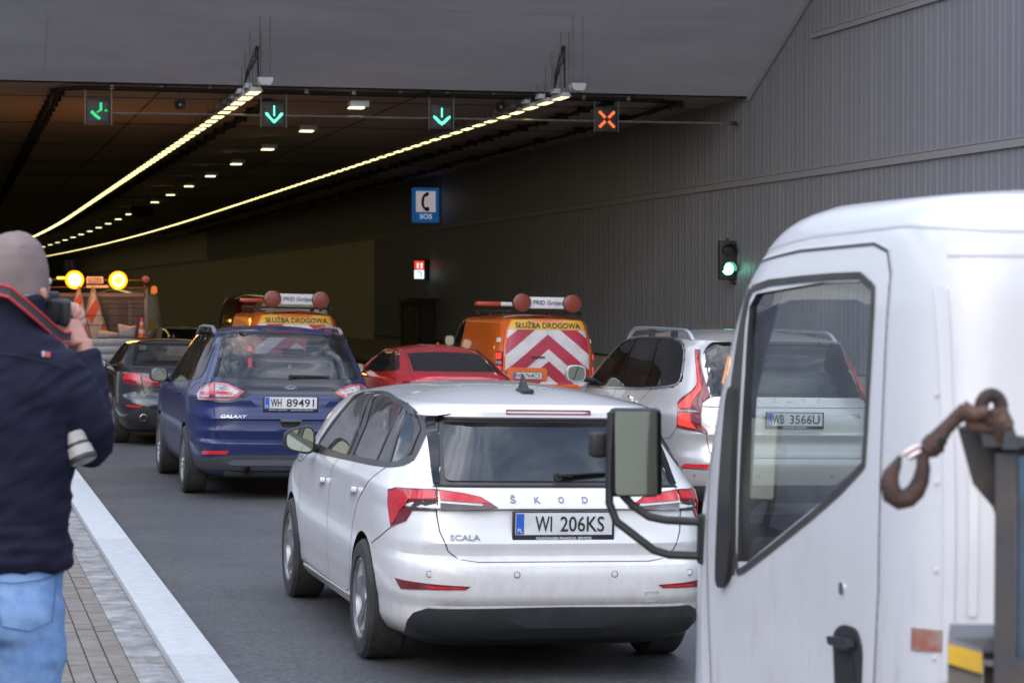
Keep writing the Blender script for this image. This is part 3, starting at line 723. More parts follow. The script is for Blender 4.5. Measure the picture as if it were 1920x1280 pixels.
signal(3.03,5.82,c_left,GRN2,LEDOFF,'leftmost lane signal, green arrow partly unlit and pointing down left')
signal(6.63,5.83,c_down,GRN,LEDOFF,'lane signal with bright green down arrow beside the left lamp strip')
signal(10.2,5.85,c_thin,GRN,LEDOFF,'lane signal with green down arrow right of the middle, stem thinner than the head')
signal(13.84,5.86,c_x,ORG,LEDOFR,'lane signal showing an orange red cross at the right')
m=MB(); m.tube([(3.3,YP+.56,5.80),(16.75,YP+.56,5.83)],.022,8); m.box((16.75,YP+.56,5.83),(.12,.1,.08),1); o=m.build('signal_bar',[STEEL,GAP]); tag(o,'thin pale metal rail crossing the tunnel mouth behind the lane signals','rail')
# --- loudspeakers
def horn(X,Y,Z,label):
    t=thing('loudspeaker',label,'loudspeaker',(X,Y,Z),(0,0,R_(-6)),group='horn loudspeakers at the tunnel mouth')
    b=MB(); b.lathe([(-.10,.125),(-.105,.13),(-.09,.12),(0,.06),(.10,.05),(.2,.055),(.21,.001)],(0,0,0),'y',28); b.build('horn',STEEL,t)
    c=MB(); c.lathe([(-.075,.001),(-.07,.03),(-.02,.035),(.0,.001)],(0,0,0),'y',16); c.build('driver_cap',mat('pale_grey_plastic',(.4,.4,.42),.5),t)
    d=MB(); d.tube([(0,.1,.0),(0,.1,ZC-Z)],.014,6); d.tube([(-.09,.05,.0),(-.09,.05,.10),(.09,.05,.10),(.09,.05,0)],.01,6); d.build('bracket',STEEL,t)
horn(4.80,YP+1.6,6.08,'grey horn loudspeaker hanging between the two leftmost lane signals')
horn(11.75,YP+1.6,6.17,'grey horn loudspeaker hanging left of the right lamp strip')
ONES='first second third fourth fifth sixth seventh eighth ninth tenth eleventh twelfth thirteenth fourteenth fifteenth sixteenth seventeenth eighteenth nineteenth twentieth'.split()
def ordn(n):
    if n<=20: return ONES[n-1]
    t,o=divmod(n,10); T={2:('twentieth','twenty'),3:('thirtieth','thirty'),4:('fortieth','forty')}[t]
    return T[0] if o==0 else T[1]+' '+ONES[o-1]
# --- luminaires: two strips and a middle row
LAMP=mat('lamp_diffuser',(.9,.85,.6),.5,emit=(1,.83,.33),es=1.5)
LAMPW=mat('lamp_diffuser_pale',(.9,.9,.8),.5,emit=(1,.88,.45),es=1.5)
HOUS=mat('luminaire_housing',(.42,.44,.50),.45,noise=4,col2=(.36,.38,.42)); ROD=mat('steel_rod',(.10,.10,.11),.5,metal=.5)
def luminaire(twin,w,l,label,grp,m_lamp,h=.10,tray_=False):
    t=thing('ceiling_lamp',label,'ceiling lamp',group=grp)
    b=MB(); b.add([(-w/2,0,.012),(w/2,0,.012),(w/2,l,.012),(-w/2,l,.012),(-w/2+.05,0,h),(w/2-.05,0,h),(w/2-.05,l,h),(-w/2+.05,l,h)],[(0,1,2,3),(0,4,5,1),(1,5,6,2),(2,6,7,3),(3,7,4,0),(4,7,6,5)]); b.build('housing',HOUS,t,smooth=False)
    d=MB()
    for a,c in (((-w/2+.03,-.012),(.012,w/2-.03)) if twin else ((-w/2+.03,w/2-.03),)): d.add([(a,.07,.006),(c,.07,.006),(c,l-.07,.006),(a,l-.07,.006),(a,.07,.016),(c,.07,.016),(c,l-.07,.016),(a,l-.07,.016)],[(0,3,2,1),(0,1,5,4),(1,2,6,5),(2,3,7,6),(3,0,4,7)])
    d.build('diffuser',m_lamp,t,smooth=False)
    return t
def rodset(X,Y,Z,w,l,par):
    for dx in((-w/2+.03,w/2-.03)):
        for dy in (.1,l-.1):
            y=Y+dy; top=soff(y) if y<YP else ZC
            if top-Z>.1 and (y<YP or dy<.3): r=MB(); r.tube([(dx,dy,.08),(dx,dy,top-Z)],.007,4); r.build('hanger_rod',ROD,par,smooth=False)
for strip,(X,Y0,N,twin,w) in enumerate(((5.93,45.1,150,True,.28),(12.17,44.8,150,False,.23))):
    grp='left lamp strip under the ceiling' if strip==0 else 'right lamp strip under the ceiling'
    lab='pale yellow twin panel lamp in the left strip' if strip==0 else 'pale yellow single panel lamp in the right strip'
    first=None
    lone=None
    for i in range(N):
        y=Y0+i*1.235
        if y>YEND-30: break
        if y<115:
            if first is None: first=luminaire(twin,w,.86,lab,grp,LAMP); base=copy_tree(first); t=first
            else: t=copy_tree(base)
            t.location=(X+bend(y),y,6.06)
            if y<56: rodset(X,y,6.06,w,.9,t)
            if i<44: t['label']='%s pale yellow %s panel lamp of the %s strip from the tunnel mouth'%(ordn(i+1),'twin' if twin else 'single','left' if strip==0 else 'right')
            elif i==44: lastlab='pale yellow %s panel lamp of the %s strip beyond the forty fourth'%('twin' if twin else 'single','left' if strip==0 else 'right')
            if i>=44: t['label']=lastlab; t['group']=grp+', middle stretch'
        else:
            if lone is None:
                b=MB(); b.box((0,.45,.05),(w,.9,.08)); b.box((0,.45,.006),(w-.06,.82,.012),1)
                lone=t=b.build('ceiling_lamp',[HOUS,LAMP],None,smooth=False)
            else: t=lone.copy(); C.objects.link(t)
            tag(t,lab.replace('panel lamp','panel lamp deep in the tunnel,')+'',"ceiling lamp",grp+', far end'); t.location=(X+bend(y),y,6.06)
    for ch in list(base.children): bpy.data.objects.remove(ch)
    bpy.data.objects.remove(base)
    # pale end cap and first hangers
    e=thing('strip_end_cap',('pale rounded junction box at the near end of the left lamp strip' if strip==0 else 'pale rounded junction box at the near end of the right lamp strip'),'junction box',(X+.12,Y0-.55,6.20))
    b=MB(); pr=[(-.15,.10),(-.13,.0),(-.08,-.05),(.08,-.05),(.13,0),(.15,.10)]; b.prism(pr,'y',0,.30); b.build('shell',HOUS,e)
    for dx in(-.1,.1): r=MB(); r.tube([(dx,.1,.1),(dx,.1,soff(Y0-.45)-6.2)],.007,4); r.build('hanger_rod',ROD,e)
    c=MB(); zt=soff(Y0+.6)-6.2
    for k in range(3):
        P=[(-.03+.02*k,1.15,zt),(-.12+.05*k,1.1,zt*.72),(-.26+.03*k,.9,zt*.35),(-.32,.7,.05)]; c.tube(P,.016,6)
    c.tube([(-.0,1.15,zt),(.0,1.1,.1)],.018,6); c.build('cable',GAP,e)
    for k in range(5):
        d=thing('driver_box','%s small pale driver box on top of the %s lamp strip'%(ONES[k],'left' if strip==0 else 'right'),'driver box',(X-.10,Y0+.25+k*1.235,6.17),group='driver boxes on the lamp strips')
        b=MB(); b.box((0,.2,.045),(.13,.3,.10),0,.01); b.build('case',HOUS,d); b=MB(); b.box((-.08,.2,.015),(.03,.2,.03),0); b.build('lug',HOUS,d)
first=None; yy=[47.75+6.9*i for i in range(30)]
names=['nearest pale lamp of the middle row, its grey box lit by daylight','second pale lamp of the middle row from the tunnel mouth','third pale lamp of the middle row from the tunnel mouth','fourth pale lamp of the middle row from the tunnel mouth']
for i,y in enumerate(yy):
    if y>YEND-20: break
    if first is None:
        first=t=thing('ceiling_lamp',names[0],'ceiling lamp',group='middle row of ceiling lamps'); b=MB(); b.box((.06,.2,.10),(.40,.36,.13),0,.01); b.build('housing',HOUS,t); b=MB(); b.box((0,.16,.02),(.31,.30,.02)); b.build('diffuser',LAMPW,t)
        r=MB()
        for dx in(-.1,.2):
            r.tube([(dx,.1,.15),(dx,.1,.42)],.008,4); r.tube([(dx,.3,.15),(dx,.3,.42)],.008,4)
        r.tube([(-.3,.2,.38),(.3,.2,.38)],.012,4); r.build('hanger_rod',STEEL,t)
    else: t=copy_tree(first)
    t['label']=names[i] if i<4 else ordn(i+1)+' pale lamp of the middle row counted from the tunnel mouth'
    t.location=(8.42+bend(y),y,6.0)
# hanging dark sign back
t=thing('hanging_sign','dark unlit box sign hanging by the middle lamps deep in the tunnel','sign',(8.3,101,5.62)); b=MB(); b.box((0,0,.2),(.95,.2,.46),0,.01); b.build('panel',GAP,t); b=MB(); b.tube([(-.4,0,.4),(-.4,0,.75)],.015,5); b.tube([(.4,0,.4),(.4,0,.75)],.015,5); b.build('hanger_rod',ROD,t)
# --- SOS sign
DB=mat('sign_blue_unlit',(.03,.10,.25),.5); DW=mat('sign_white_unlit',(.35,.30,.28),.5)
BLU=mat('sign_blue',(.02,.16,.50),.4,emit=(.02,.20,.62),es=.12); WSG=mat('sign_white',(.6,.55,.58),.4,emit=(.75,.66,.70),es=.2); SBK=mat('sign_black',(.01,.01,.01),.5)
def PXD(px,py,D):   # a picture position at depth D, used only to read sizes off the photograph
    X=(px+100)*math.cos(YAW)*D/FPX; return X,(D-X*math.sin(YAW))/math.cos(YAW),CAMH+(560-py)*D/FPX
def sos(X,Y,Z,w,h,label,lit=True):
    t=thing('sos_sign',label,'sos sign',(X,Y,Z)); b=MB(); b.prism(round_poly([(-w/2,-h/2),(w/2,-h/2),(w/2,h/2),(-w/2,h/2)],.05),'y',0,.12); b.build('blue_panel',BLU if lit else DB,t,smooth=False)
    b=MB(); b.prism([(-w*.37,-h*.20),(w*.37,-h*.20),(w*.37,h*.40),(-w*.37,h*.40)],'y',-.006,.0); b.build('white_field',WSG if lit else DW,t,smooth=False)
    b=MB(); k=w; s=h
    P=[(.03,.33),(-.05,.30),(-.10,.20),(-.12,.08),(-.11,-.02),(-.07,-.10),(.0,-.15)]
    arc=[(-.006*0+x*k,-.012,z*s*.92+.02) for x,z in P]; b.tube(arc,[.030*k,.042*k,.05*k,.052*k,.05*k,.045*k,.035*k],8,flat=1)
    b.add([(x*k,-.03,z*s) for x,z in ((-.02,.355),(.10,.375),(.12,.32),(.05,.24),(-.04,.25))],[(0,1,2,3,4)]); b.lathe([(-.03,.001),(-.03,.085*k),(0,.085*k)],(.05*k,0,-.115*s),'y',16)
    b.tube([(.02*k,-.02,-.13*s),(-.12*k,-.02,-.175*s)],.01*k,5); b.build('handset_symbol',SBK,t)
    letters('sos_letters','SOS',-w*.23,-h*.395,w*.46,h*.14,lambda q,r:(q,-.004,r),WHT if not lit else mat('sign_letter_white',(.7,.7,.7),.5,emit=(.8,.8,.85),es=.22),t,bold=.015,depth=.006)
    b=MB(); b.box((w/2+.1,.06,.2),(.4,.05,.05)); b.box((w/2+.1,.06,-.2),(.4,.05,.05)); b.build('bracket',GAP,t)
X,Y,Z=PXD(798.5,382.5,80.6); sos(X,Y,Z,.95,1.22,'blue lit sign with telephone handset and SOS on the right wall')
X,Y,Z=PXD(131,497,150); sos(X,Y,Z,.7,.9,'distant dim telephone sign above the flashing orange lamps',False)
X,Y,Z=PXD(786,503.5,82.5); t=thing('emergency_sign','small lit box sign, red extinguisher field above a white telephone field','emergency sign',(X,Y,Z))
b=MB(); b.box((.19,.1,0),(.42,.1,.72),0,.01); b.build('backing',GAP,t)
b=MB(); b.box((0,0,.165),(.34,.1,.31),0,.008); b.build('red_field',mat('sign_red',(.6,.03,.02),.4,emit=(1,.06,.04),es=.45),t)
b=MB(); b.box((0,0,-.165),(.34,.1,.31),0,.008); b.build('white_field',mat('sign_pale',(.7,.75,.75),.4,emit=(.75,.95,1),es=.6),t)
b=MB(); b.box((-.06,-.055,.14),(.07,.01,.17),0,.003); b.box((-.06,-.055,.24),(.03,.01,.03)); b.box((.08,-.055,.14),(.06,.01,.20),0,.003); b.box((.05,-.055,.2),(.08,.01,.02)); b.build('extinguisher_symbol',mat('sign_glow_white',(.8,.8,.8),.4,emit=(1,.8,.75),es=.6),t)
b=MB(); b.tube([(-.06,-.055,-.07),(.04,-.055,-.09),(.08,-.055,-.16),(.06,-.055,-.25)],.018,6); b.build('handset_symbol',mat('sign_symbol_teal',(.02,.15,.2),.5),t)
# --- recess with door
t=thing('emergency_recess','dark recess with a rust brown door set in the corrugated wall','doorway'); ya,yb=79.8,83.6
m=MB(); m.box((XW-.30,(ya+yb)/2,.95),(.5,yb-ya,2.0)); m.build('recess_frame',mat('recess_dark',(.035,.03,.025),.8),t)
m=MB(); m.box((XW-.57,ya+1.2,.85),(.04,1.2,1.75)); m.box((XW-.57,ya+2.5,.85),(.04,1.1,1.75),1); m.box((XW-.6,ya+1.8,.9),(.05,.06,1.8),1); m.build('door',[mat('rusty_door',(.12,.045,.03),.7,noise=2,col2=(.07,.05,.035)),mat('door_brown',(.07,.055,.04),.7)],t)
m=MB(); m.box((XW-.5,ya+.03,2.0),(.3,4.2,.06)); m.build('canopy',GAP,t)
m=MB(); m.box((XW-.4,yb+.6,1.6),(.2,.6,.9)); o=m.build('notice_board',mat('pale_brown_board',(.22,.13,.09),.7)); tag(o,'narrow pale brown board on the wall left of the dark recess','board')
# --- traffic light
TY=(50.3-.239*16.5)/.971
t=thing('traffic_light','two lamp traffic light showing green on the corrugated wall','traffic light',(16.68,TY+.1,2.84)); t.scale=(1.1,1.1,1.1)
b=MB(); b.box((0,.06,0),(.34,.14,.78),0,.02); b.build('housing',BLK,t)
for k,(z,on) in enumerate(((.19,0),(-.17,1))):
    l=MB(); l.lathe([(-.035,.001),(-.03,.06),(-.02,.105),(0,.12)],(0,-.01,z),'y',28)
    l.build('green_lens' if on else 'dark_lens',mat('green_glow',(.1,.8,.5),.3,emit=(.22,1,.66),es=3) if on else mat('lens_dark',(.03,.035,.035),.1),t)
    v=MB(); n=16; V=[];F=[]
    for i in range(n+1):
        a=math.pi*(-.1+1.2*i/n)
        for r_,y in ((.128,-.0),(.135,-.17)): V.append((r_*math.cos(a),y,z+r_*math.sin(a)))
    F=[(2*i,2*i+1,2*i+3,2*i+2) for i in range(n)]; v.add(V,F); v.build('visor',BLK,t)
b=MB(); b.tube([(.1,.1,-.3),(.12,.1,-.46),(.2,.1,-.46)],.03,6); b.box((0,.02,.42),(.06,.05,.05)); b.build('bracket',BLK,t)
pl=bpy.data.lights.new('green_lamp_light','POINT'); pl.energy=.25; pl.color=(.15,1,.55); pl.shadow_soft_size=.1; po=bpy.data.objects.new('green_lamp_light',pl); C.objects.link(po); po.parent=t; po.location=(0,-.25,-.17)
# ================================================================= CARS
def paint(name,col,rough=.28,metal=.0,coat=.9,col2=None,noise=1.6):
    return mat(name,col,rough,metal,.5,coat,noise=noise,col2=col2,ramp=(.45,.8))
def seat_set(root,y0,y1,xs=.38): seats(root,[y0],[-xs,0,xs],.3,1.16); seats(root,[y1],[-xs,xs],.3,1.22)
# ---------------- white hatchback
def build_hatch():
    S=HATCH; t=thing('parked_car','white hatchback with plate WI 206KS, nearest car in the queue, dirty lower doors','car',place(3.10,11.45),(0,TILT,0),'cars queuing into the tunnel')
    P=dirt(paint('paint_white',(.70,.69,.695),.25,col2=(.65,.64,.63)),.2,.95,(.40,.34,.29),.75)  # real door dirt; its gradient also paints in the dark road's reflection
    GL=glassmat('glass_hatch_side',(.34,.36,.35),1.75,.01,.16); GR_=glassmat('glass_hatch_rear',(.07,.08,.09),1.75,.01,.06)
    g1=[(2.92,1.065),(2.72,1.20),(2.50,1.315),(2.30,1.395),(2.08,1.43),(1.90,1.43),(1.72,1.22),(1.78,1.065)]
    g1=[(2.88,1.055),(2.62,1.20),(2.42,1.325),(2.25,1.395),(2.0,1.425),(1.90,1.425),(1.73,1.224),(1.78,1.062)]
    g2=[(1.63,1.072),(1.57,1.247),(1.76,1.42),(1.25,1.411),(.942,1.391),(.972,1.233),(.982,1.09)]
    g3=[(.95,1.09),(.939,1.235),(.908,1.386),(.845,1.378),(.811,1.242),(.717,1.094)]
    g4=[(.685,1.096),(.754,1.214),(.80,1.368),(.735,1.338),(.666,1.291),(.545,1.165),(.565,1.118)]
    rw=[(-.585,1.325),(-.35,1.352),(.35,1.352),(.585,1.325),(.64,1.02),(-.64,1.02)]
    ir=[(-.52,1.30),(.52,1.30),(.565,1.065),(-.565,1.065)]
    FR=mat('window_frame_brownblack',(.035,.030,.030),.35)
    fr=[(2.98,1.035),(2.75,1.185),(2.53,1.31),(2.38,1.40),(2.2,1.437),(1.9,1.445),(1.568,1.437),(1.0,1.418),(.743,1.392),(.60,1.345),(.52,1.255),(.467,1.16),(.452,1.121),(.508,1.092),(.718,1.07),(1.775,1.038),(2.754,1.007)]
    fr=[(1.6+(a_-1.6)*.985,1.225+(b_-1.225)*.93) for a_,b_ in fr]
    body(S,t,P,dark=[('side',fr),('rear',[(-.655,1.005),(-.59,1.345),(.59,1.345),(.655,1.005)])],darkm=FR,arches=((1.0,.325),(3.70,.325)),ra=.372,cav=(.95,1.40),cav_in=.07,wins=[('y',ir,-.5,1.0),('x',g1,-2,2),('x',g2,-2,2),('x',g3,-2,2),('x',g4,-2,2),('y',[(-.55,1.12),(.55,1.12),(.5,1.36),(-.5,1.36)],2.4,4.2)])
    side_frames(S,[(fr+[fr[0]],.034,.004)]+[(ln,w,.005) for ln,w in (([(1.83,1.06),(1.80,1.224),(1.96,1.43)],.055),([(1.68,1.06),(1.62,1.24),(1.81,1.425)],.05),([(.967,1.09),(.955,1.235),(.925,1.39)],.022),([(.70,1.09),(.782,1.235),(.822,1.38)],.03),([(.53,1.15),(.60,1.27),(.70,1.335)],.035))],FR,'window_frame',t)
    for g in (g1,g2,g3,g4): patch(S,'side',g,GL,'side_window',t,.0005,0,both=True,grid=.1)
    V=[];F=[]; ribbon(S,'rear',[(-.65,1.012),(0,1.012),(.65,1.012)],.012,.004,V=V,F=F); mk('rear_window_surround',V,F,BLK,t,smooth=False)
    patch(S,'rear',round_poly([(-.56,1.325),(.56,1.325),(.60,1.03),(-.60,1.03)],.03),GR_,'rear_window',t,.007,.006,grid=.12)
    V=[];F=[]
    # side fins of the spoiler
    for sg in(-1,1): patch(S,'rear',[(sg*.63,1.352),(sg*.52,1.370),(sg*.575,1.335),(sg*.630,1.015),(sg*.662,1.015)][::sg],GLOSSBLK,'spoiler_fin',t,.008,.02)
    patch(S,'rear',[(-.235,1.395),(.235,1.395),(.235,1.372),(-.235,1.372)],REDD,'brake_light',t,.004,rd=.008)
    L1=[(-1.075,.965),(-.96,.983),(-.664,.990),(-.664,.884),(-.817,.876),(-.862,.82),(-1.02,.779),(-1.088,.914)]
    L2=[(-.656,.990),(-.525,.976),(-.438,.958),(-.35,.905),(-.40,.898),(-.656,.890)]
    for sg in(-1,1):
        nm='tail_light'; e=patch(S,'wrap',L1,REDD,nm,t,.006,.02,sg)
        patch(S,'wrap',[(-1.06,.957),(-.955,.974),(-.672,.981),(-.672,.945),(-.85,.935),(-.985,.80),(-1.02,.79),(-1.073,.91)],RED,'lit_band',e,.0085,.004,sg)
        patch(S,'wrap',[(-.672,.932),(-.80,.922),(-.845,.88),(-.672,.890)],SMK,'clear_lens',e,.0085,.004,sg)
        e=patch(S,'wrap',L2,REDD,nm,t,.006,.02,sg)
        patch(S,'wrap',[(-.650,.983),(-.525,.970),(-.443,.953),(-.39,.925),(-.650,.938)],RED,'lit_band',e,.0085,.004,sg)
        patch(S,'wrap',[(-.650,.925),(-.45,.915),(-.37,.908),(-.40,.901),(-.650,.895)],mat('lamp_grey',(.16,.15,.155),.12,coat=.8),'clear_lens',e,.0085,.004,sg)
        patch(S,'wrap',[(-1.0,.520),(-.76,.518),(-.505,.507),(-.53,.490),(-.72,.486),(-.93,.470)],REDD,'reflector',t,.004,.01,sg)
        patch(S,'wrap',[(-.74,.505),(-.52,.502),(-.54,.494),(-.72,.492)],RED,'reflector_lit_part',t,.0055,.004,sg)
    D=mat('diffuser_black',(.014,.015,.018),.38,noise=6,col2=(.028,.028,.03))
    dp=[(-.885,.225),(-.852,.305),(-.80,.355),(-.72,.385),(0,.392),(.72,.385),(.80,.355),(.852,.305),(.885,.225)]
    d=patch(S,'wrap',dp,D,'diffuser',t,.012,.03)
    patch(S,'wrap',[(-.78,.25),(-.76,.31),(-.66,.335),(-.30,.325),(-.2,.29),(.2,.29),(.30,.325),(.66,.335),(.76,.31),(.78,.25),(.4,.235),(-.4,.235)],GAP,'diffuser_recess',d,.0135,.004)
    gaps(S,[('rear',[(-.650,1.01),(-.664,.89),(-.650,.78),(-.608,.68),(-.556,.640),(-.46,.628),(.46,.628),(.556,.640),(.608,.68),(.650,.78),(.664,.89),(.650,1.01)]),
     ('wrap',[(-1.37,.655),(-1.29,.685),(-1.02,.778)]),
     ('side',[(3.31,.869),(3.30,.715),(3.40,.447),(3.45,.29)]),('side',[(2.03,1.035),(2.124,.954),(2.16,.813),(2.18,.568),(2.20,.285)]),
     ('side',[(.72,1.07),(.803,1.04),(.931,.978),(1.175,.855),(1.30,.72),(1.42,.42),(1.49,.32),(1.6,.292),(2.2,.285),(3.45,.285)]),
     ('side',[(3.08,.99),(3.31,.93),(3.4,.915),(3.9,.93)])],t,.0055)
    gaps(S,[('rear',[(-.655,.888),(-.3,.893),(.3,.893),(.655,.888)])],t,.010,'crease_shade_strip',mat('crease_shade',(.30,.30,.31),.5))  # grey strip paints in the shade along the tailgate crease
    for y in(2.42,1.33):
        patch(S,'side',[(y-.10,.862+(.03 if y<2 else 0)),(y+.10,.845+(.03 if y<2 else 0)),(y+.10,.872+(.03 if y<2 else 0)),(y-.10,.892+(.03 if y<2 else 0))],P,'door_handle',t,.034,.03,both=True,rd=.012)
    plate(t,S,0,.822,'WI 206KS',sub=('VOLKSWAGEN FINANCIAL SERVICES',.30),frame=(.55,.155))
    SIL=mat('badge_steel',(.20,.21,.23),.3,metal=.8)
    up=lambda q,r:(q,S.rear(q,r)[1],r)
    for i,ch in enumerate('\u0160KODA'): letters('badge_letter',ch,-.285+.129*i,.930,.032 if ch!='A' else .036,.032 if i else .042,up,SIL,t,bold=.01,depth=.004)
    letters('badge_name','SCALA',-.60,.738,.155,.028,up,SIL,t,bold=.012,depth=.004)
    for x in(-.721,-.262,.262,.70):
        p=S.wrap(x,.566); mb=MB(); mb.lathe([(-.004,.001),(-.004,.012),(-.002,.0145),(.0,.0145)],p,'y',16); mb.build('parking_sensor',P,t)
        mb=MB(); mb.lathe([(-.0025,.0145),(-.0025,.0175)],p,'y',16); mb.build('sensor_ring',GAP,t)
    patch(S,'wrap',[(.43,.475),(.50,.475),(.50,.415),(.43,.415)],P,'tow_eye_cover',t,.003,.004,rd=.01)
    gaps(S,[('rear',[(.435,.47),(.505,.47),(.505,.415),(.435,.415),(.435,.47)])],t,.004,'cover_gap')
    wiper(t,S,.0,1.058,.33,1.075)
    m=MB(); a=S.top(0,.95); m.prism([(-.10,0),(.06,0),(.0,.05),(-.045,.105),(-.06,.105),(-.075,.04)],'x',-.013,.013)
    for i in range(len(m.v)): m.v[i]=(m.v[i][0]*(1.8-14*max(0,m.v[i][2])),a[1]-m.v[i][1],a[2]+m.v[i][2]-.004)
    m.box((a[0],a[1]+.0,a[2]+.006),(.07,.17,.03),0,.012); m.build('shark_fin_antenna',BLK,t)
    mirrors(t,.985,2.78,1.095,.20,.165,BLK,shape=1)
    wheels(t,S,(1.0,3.70),.327,.215,.905,5)
    patch(S,'side',[(1.42,.24),(3.28,.215),(3.28,.27),(1.40,.295)],P,'sill',t,.012,.03,both=True,rd=.02)
    seat_set(t,1.15,2.0)
    m=MB(); m.box((0,.75,1.0),(1.3,.5,.02)); m.build('parcel_shelf',INT,t)
    return t
build_hatch()
# ---------------- blue MPV
def build_mpv():
    S=MPV; t=thing('parked_car','dark blue people carrier with plate WH 89491 in the left lane','car',place(3.30,22.6),(0,TILT,0),'cars queuing into the tunnel')
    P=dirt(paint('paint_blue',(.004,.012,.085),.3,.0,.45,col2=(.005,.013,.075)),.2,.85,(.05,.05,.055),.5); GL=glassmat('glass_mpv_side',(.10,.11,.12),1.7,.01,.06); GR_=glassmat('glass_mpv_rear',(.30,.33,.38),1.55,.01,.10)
    w1=[(2.95,1.10),(2.85,1.25),(2.62,1.42),(2.35,1.56),(1.95,1.615),(1.86,1.415),(2.02,1.135)]
    w2=[(1.95,1.145),(1.81,1.415),(1.88,1.615),(1.46,1.615),(1.20,1.415),(1.015,1.193)]
    w3=[(.965,1.195),(1.13,1.416),(1.38,1.61),(.95,1.60),(.78,1.55),(.66,1.341),(.625,1.26),(.68,1.21)]
    rw=[(-.607,1.615),(-.3,1.64),(.3,1.64),(.607,1.615),(.71,1.24),(.60,1.205),(-.60,1.205),(-.71,1.24)]
    zone=[(3.05,1.085),(2.9,1.26),(2.65,1.44),(2.38,1.585),(1.95,1.635),(1.4,1.635),(.93,1.615),(.74,1.56),(.62,1.341),(.585,1.25),(.65,1.19),(1.0,1.175),(2.0,1.12)]
    body(S,t,P,dark=[('side',zone),('rear',[(-.72,1.2),(-.63,1.645),(.63,1.645),(.72,1.2)])],arches=((1.03,.34),(3.75,.34)),ra=.385,cav=(1.08,1.60),cav_in=.07,wins=[('y',rw,-.5,1.1),('x',w1,-2,2),('x',w2,-2,2),('x',w3,-2,2),('y',[(-.66,1.2),(.66,1.2),(.58,1.58),(-.58,1.58)],2.4,4.6)])
    side_frames(S,[([(3.05,1.085),(2.9,1.26),(2.65,1.44),(2.38,1.585),(1.95,1.635),(1.4,1.635),(.93,1.615),(.74,1.56),(.62,1.341),(.585,1.25),(.65,1.19),(1.0,1.175),(2.0,1.12),(3.05,1.085)],.028,.004)]+[(ln,.05,.004) for ln in ([(1.985,1.14),(1.835,1.415),(1.915,1.62)],[(.99,1.19),(1.165,1.416),(1.42,1.615)])],GLOSSBLK,'window_frame',t)
    for g in(w1,w2,w3): patch(S,'side',g,GL,'side_window',t,.0005,0,both=True,grid=.1)
    bz=[(-.735,1.20),(-.615,1.64),(-.3,1.655),(.3,1.655),(.615,1.64),(.735,1.20),(.50,1.135),(.42,1.05),(-.42,1.05),(-.50,1.135)]
    # gloss band between glass and lamps as four strips so the opening stays clear
    patch(S,'rear',[(-.735,1.20),(.735,1.20),(.60,1.16),(.50,1.13),(.42,1.048),(-.42,1.048),(-.50,1.13),(-.60,1.16)],mat('tailgate_black',(.014,.014,.017),.12,spec=.6),'tailgate_glass_lower',t,.003,.01)
    patch(S,'rear',rw,GR_,'rear_window',t,.003,.008,grid=.12)
    V=[];F=[]; ribbon(S,'rear',[(-.72,1.21),(-.66,1.4),(-.615,1.62),(-.3,1.648),(.3,1.648),(.615,1.62),(.66,1.4),(.72,1.21)],.045,.002,V=V,F=F); mk('rear_window_edge',V,F,GLOSSBLK,t,smooth=False)
    patch(S,'rear',[(-.17,1.678),(.17,1.678),(.20,1.662),(-.20,1.662)],REDD,'brake_light',t,.004)
    PK=mat('lamp_rose',(.33,.035,.06),.12,coat=.8)
    for sg in(-1,1):
        L=[(-1.085,1.03),(-1.03,1.075),(-.945,1.115),(-.76,1.158),(-.76,.985),(-1.03,.98)]
        e=patch(S,'wrap',L,PK,'tail_light',t,.006,.02,sg)
        patch(S,'wrap',[(-1.06,1.03),(-.94,1.09),(-.84,1.125),(-.82,1.01),(-1.04,1.0)],CLR,'clear_lens',e,.0085,.004,sg)
        patch(S,'wrap',[(-.99,1.055),(-.765,1.06),(-.765,1.035),(-.96,1.03)],RED,'lit_band',e,.0105,.004,sg)
        L=[(-.752,1.158),(-.60,1.142),(-.45,1.07),(-.54,1.01),(-.62,.985),(-.752,.987)]
        e=patch(S,'wrap',L,PK,'tail_light',t,.006,.02,sg)
        patch(S,'wrap',[(-.745,1.135),(-.62,1.12),(-.50,1.07),(-.57,1.02),(-.745,1.012)],CLR,'clear_lens',e,.0085,.004,sg)
        patch(S,'wrap',[(-.745,1.065),(-.60,1.065),(-.56,1.05),(-.60,1.035),(-.745,1.04)],RED,'lit_band',e,.0105,.004,sg)
        patch(S,'wrap',[(-1.12,1.02),(-1.04,1.10),(-.9,1.15),(-.76,1.175),(-.60,1.155),(-.44,1.085),(-.40,1.048),(-.50,.985),(-.6,.965),(-1.05,.962)],GLOSSBLK,'lamp_surround',t,.003,.01,sg)
        patch(S,'wrap',[(-.935,.481),(-.61,.492),(-.63,.458),(-.935,.445)],RED,'reflector',t,.004,.01,sg,rd=.01)
    CL=mat('bumper_grey',(.045,.047,.055),.5,noise=5,col2=(.06,.06,.065))
    patch(S,'wrap',[(-1.20,.30),(-1.18,.385),(-.92,.405),(-.70,.43),(-.5,.45),(.5,.45),(.70,.43),(.92,.405),(1.18,.385),(1.20,.30)],CL,'bumper_lower',t,.006,.02)
    patch(S,'wrap',[(-.62,.375),(-.56,.40),(.56,.40),(.62,.375),(.58,.35),(-.58,.35)],mat('skid_strip',(.10,.11,.13),.4),'skid_strip',t,.012,.01)
